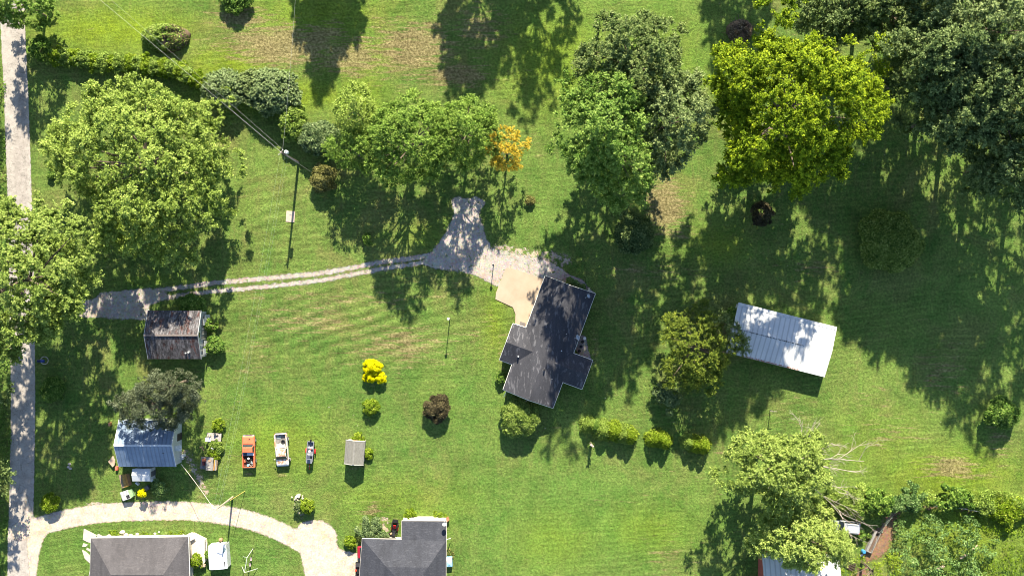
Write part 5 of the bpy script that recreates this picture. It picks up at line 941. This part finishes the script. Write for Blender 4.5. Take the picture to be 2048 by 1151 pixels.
wire('thin line between the two utility poles, left strand', t1_, t2_,   .8, .004, (0.55, 0.6, 0.55)); wire('thin line between the two utility poles, right strand', t1_ + Vector((.4, 0, -1.2)), t2_ + Vector((.5, 0, -.4)), 1.2, .004, (0.55, 0.6, 0.55)); wire('lowest thin line between the two utility poles', t1_ + Vector((.6, 0, -2)), t2_ + Vector((.6, 0, -1.0)), 1.2, .004, (0.55, 0.6, 0.55))
wire('white braided service line from the pale pole to the blue metal barn', t2_, W(362, 927, 3.6), .25, .028, (0.70, 0.66, 0.58))
# yard lights
def lamp(label, bx, by, h, kind):
    b = W(bx, by); o = thing('yard_lamp', label, 'lamp post', b); MB().tube([(0, 0, -.1), (0, 0, h)], [.07, .05], 8).obj('post', black if kind else oldwood, o)
    MB().tube([(0, 0, h), (0, 0, h + .08), (0, 0, h + .32), (0, 0, h + .36)], [.05, .17, .20, .04], 10).obj('lamp_head', flat((0.7, 0.7, 0.68), .3), o)
    if kind: MB().cyl((0, 0, h + .38), .16, .05, 10).obj('cap', black, o)
    return o
lamp('slim pole with a white lamp head on the middle lawn', 900, 635.5, 3.9, 0); lamp('black lamp post at the gravel edge by the tan slab', 987, 530, 2.3, 1)
# birdhouse snag
b = W(1181, 886); sn = thing('snag', 'weathered pinkish stump with ivy in front of the conifer bushes', 'stump', (b.x, b.y, 0)); MB().tube([(0, 0, -.1), (.05, 0, 1.0), (-.03, .02, 1.9), (.06, 0, 2.6)], [.26, .22, .17, .11], 9).obj('trunk', flat((0.42, 0.32, 0.28), .9, var=.25), sn)
m = MB(); m.tube([(0, 0, 2.0), (.35, -.12, 2.2)], [.13, .10], 7); m.tube([(0, 0, 1.6), (.3, -.3, 1.75)], [.11, .08], 7); m.tube([(0, 0, 2.4), (-.25, .2, 2.65)], [.12, .09], 7); m.obj('limb_stub', flat((0.58, 0.46, 0.42), .9, var=.15), sn)
P = rng.normal(size=(260, 3)) * [.26, .26, .5] + [-.05, -.1, .8]; P[:, 2] = np.abs(P[:, 2]); leaves('ivy', P, norm(P), LM['bright'], sn, .13)
# T posts, stakes, pads
def tpost(label, bx, by, h=2.1):
    b = W(bx, by); o = thing('clothesline_post', label, 'post', b, 0, 'clothesline posts'); MB().tube([(0, 0, -.1), (0, 0, h)], .06, 7).obj('post', flat((0.12, 0.12, 0.12), .6), o); MB().tube([(-.55, 0, h - .05), (.55, 0, h - .05)], .045, 6).obj('crossbar', flat((0.32, 0.28, 0.24), .6), o)
tpost('dark clothesline post standing alone below the white metal shelter', 1540, 819); tpost('dark clothesline post among the dead white branches', 1648, 924)
for x, y, h, lb in [(661, 812, 1.3, 'thin short stake on the lawn right of the boat trailer'), (1090, 855, .5, 'small white-tipped stake below the charcoal house'), (1210, 795, .3, 'tiny white marker on the grass right of the charcoal house')]:
    b = W(x, y); t_ = thing('stake', lb, 'stake', b); MB().tube([(0, 0, -.1), (0, 0, h)], .03, 5).obj('rod', flat((0.14, 0.16, 0.12), .6), t_); MB().box((0, 0, h + .03), (.13, .06, .08)).obj('cap', flat((0.55, 0.55, 0.5), .6), t_)
cpd = thing('septic_cover', 'square pale concrete cover in the lawn below the tall pole', 'concrete pad', W(581, 433), R(-4)); MB().box((0, 0, .04), (1.35, 1.75, .12)).obj('slab', flat((0.50, 0.40, 0.33), .85, var=.12), cpd, bevel=.02)
MB().box((0, .3, .115), (.35, .08, .03)).obj('handle', steel, cpd)
b = W(84, 721, .8); mbx = thing('mailbox', 'dark blue mailbox beside the road in the tree shadow', 'mailbox', (b.x, b.y, 0)); MB().box((0, 0, .5), (.12, .12, 1.0)).obj('post', oldwood, mbx)
for i, c_ in ((0, (0.01, 0.018, 0.06)), (1, (0.02, 0.05, 0.25))): MB().loft([[(-.55 + i * .55, y, z) for y, z in ((-.22, 1.0), (.22, 1.0), (.22, 1.2), (.12, 1.34), (-.12, 1.34), (-.22, 1.2))], [(-.02 + i * .55, y, z) for y, z in ((-.22, 1.0), (.22, 1.0), (.22, 1.2), (.12, 1.34), (-.12, 1.34), (-.22, 1.2))]]).obj('box', flat(c_, .4), mbx)
MB().torus((0, 0, .02), .6, .06, 14, 6).obj('edging', concrete, mbx)
# stones and stepping pieces on the left lawn
for i, (x, y) in enumerate([(139, 927), (137, 933), (141, 936)]):
    p = W(x, y); m = MB(); m.loft([[(.26 * q * math.cos(a), .2 * q * math.sin(a), z) for a in [k * math.pi / 4 + i for k in range(8)]] for q, z in ((1, 0), (.9, .12), (.4, .18))]); tag(m.obj('stone', flat((0.45, 0.40, 0.38), .9), None, loc=p), ['pale stone on the left lawn, top of three', 'pale stone on the left lawn, left of three', 'pale stone on the left lawn, bottom of three'][i], 'stone', 'stones on the left lawn')
m = MB()
for i in range(16):
    s_ = random.uniform(.15, .42); x, y = random.gauss(0, .35), random.gauss(0, .42); m.box((x, y, s_ * .4 + random.uniform(0, .25)), (s_, s_ * .8, s_ * .6), random.uniform(0, 3), rx=random.uniform(-.3, .3))
tag(m.obj('rubble_heap', flat((0.62, 0.55, 0.46), .9, var=.15), None, bevel=.03, loc=W(596, 997)), 'heap of pale broken stones beside the flowering shrub', 'rubble')
# swing set
og = W(500, 1122); sw = thing('swing_set', 'white metal swing frame with two hanging seats on the lower lawn', 'swing set', og); tubec = flat((0.55, 0.60, 0.56), .5, var=.15)
A = W(494, 1114, 2.2) - og; B_ = W(489, 1144, 2.2) - og; MB().tube([A, B_], .045, 6).obj('top_bar', tubec, sw)
for a_, (x, y) in ((A, (506, 1096)), (A, (486, 1112)), (B_, (515, 1136)), (B_, (484, 1132))): MB().tube([a_, W(x, y) - og], .04, 6).obj('leg', tubec, sw)
for t in (.3, .68):
    c_ = A.lerp(B_, t); s_ = MB().box(c_ + Vector((.25, 0, -1.7)), (.22, .5, .04), R(8)).obj('swing_seat', flat((0.55, 0.40, 0.45), .6), sw); m = MB()
    for dy in (-.22, .22): m.tube([c_ + Vector((0, dy, 0)), c_ + Vector((.25, dy, -1.68))], .012, 4)
    m.obj('chain', steel, s_)
# steel trough, barrel, logs, fence at lower right
a_ = W(1737, 1103, .5); b_ = W(1756, 1062, .5); dd = b_ - a_; tg = thing('feed_trough', 'long grey steel trough beside the bare dirt bank', 'trough', ((a_.x + b_.x) / 2, (a_.y + b_.y) / 2, 0), math.atan2(dd.y, dd.x)); Lh = dd.length / 2
MB().box((0, 0, .12), (2 * Lh, 1.0, .06)).obj('floor', flat((0.13, 0.09, 0.07), .9), tg)
m = MB(); m.box((0, .36, .4), (2 * Lh, .34, .62)); m.box((0, -.48, .35), (2 * Lh, .08, .5)); m.box((-Lh + .05, 0, .35), (.1, 1.0, .5)); m.box((Lh - .05, 0, .35), (.1, 1.0, .5)); m.obj('side', flat((0.26, 0.25, 0.24), .7, var=.25), tg)
p = W(1727, 1102, .5); br = thing('barrel', 'blue plastic barrel at the lower end of the steel trough', 'barrel', (p.x, p.y, 0)); MB().tube([(0, 0, 0), (0, 0, .1), (0, 0, .8), (0, 0, .9)], [.25, .29, .29, .25], 14).obj('drum', flat((0.06, 0.28, 0.55), .4), br); MB().torus((0, 0, .6), .29, .015, 14, 6).obj('hoop', flat((0.2, 0.42, 0.65), .4), br)
tag(MB().box(W(1723.5, 1109, .2), (.5, .3, .3), .6).obj('bag', wh, bevel=.08), 'small white bag beside the blue barrel', 'bag')
fe = thing('wire_fence', 'thin wire fence with leaning posts from the trough to the hedge corner', 'fence', W(1770, 1040)); og = W(1770, 1040); pts = [W(1757, 1060), W(1765, 1046), W(1776, 1032), W(1787, 1016)]
for q in pts: MB().tube([q - og - Vector((0, 0, .1)), q - og + Vector((.1, .05, 1.4))], .04, 5).obj('post', flat((0.28, 0.36, 0.30), .7), fe)
m = MB()
for z in (.4, .8, 1.2):
    for a_, b_ in zip(pts, pts[1:]): m.tube([a_ - og + Vector((.05, 0, z)), b_ - og + Vector((.05, 0, z))], .025, 4)
m.obj('wire', flat((0.24, 0.30, 0.26), .5), fe)
fe = thing('wire_fence', 'wire fence running right through the overgrown fence line', 'fence', W(1930, 1016)); og = W(1930, 1016); pts = [W(1860, 1008), W(1900, 1010), W(1950, 1018), W(2000, 1022), W(2060, 1026)]
for q in pts: MB().tube([q - og - Vector((0, 0, .1)), q - og + Vector((0, 0, 1.5))], .05, 5).obj('post', oldwood, fe)
m = MB()
for z in (.5, 1.0, 1.4):
    for a_, b_ in zip(pts, pts[1:]): m.tube([a_ - og + Vector((.0, 0, z)), b_ - og + Vector((0, 0, z))], .02, 4)
m.obj('wire', galv, fe)
for x0, y0, x1, y1, r_, lb in [(1920, 1116, 1934, 1108, .2, 'cut log in the rough grass, middle one'), (1944, 1099, 1955, 1089, .11, 'thin broken branch in the rough grass, upper one'), (1871, 1139, 1888, 1131, .22, 'cut log in the rough grass, lowest one')]:
    a_ = W(x0, y0, .55); b_ = W(x1, y1, .55); mid = (a_ + b_) / 2; o = thing('log', lb, 'log', (mid.x, mid.y, 0), 0, 'cut logs on the bank'); a_ -= Vector((mid.x, mid.y, 0)); b_ -= Vector((mid.x, mid.y, 0))
    MB().tube([a_, (a_ + b_) / 2 + Vector((.05, .05, 0)), b_], [r_, r_ * .9, r_ * .8], 9).obj('trunk', flat((0.50, 0.38, 0.30), .85, var=.2), o); MB().tube([b_, b_ + (b_ - a_).normalized() * .03], r_ * .7, 9).obj('cut_end', flat((0.68, 0.55, 0.40), .8), o)
p = W(1700, 1130, .3); wp = thing('timber_pile', 'dark timbers lying on the dirt at the corner of the red shed', 'timber', (p.x, p.y, 0), R(-25))
for i in range(4): MB().box((0, -.5 + i * .32, .12 + .08 * (i % 2)), (2.2 - .2 * i, .18, .14), R(4 * i - 6)).obj('beam', flat((0.09, 0.065, 0.05), .9), wp)
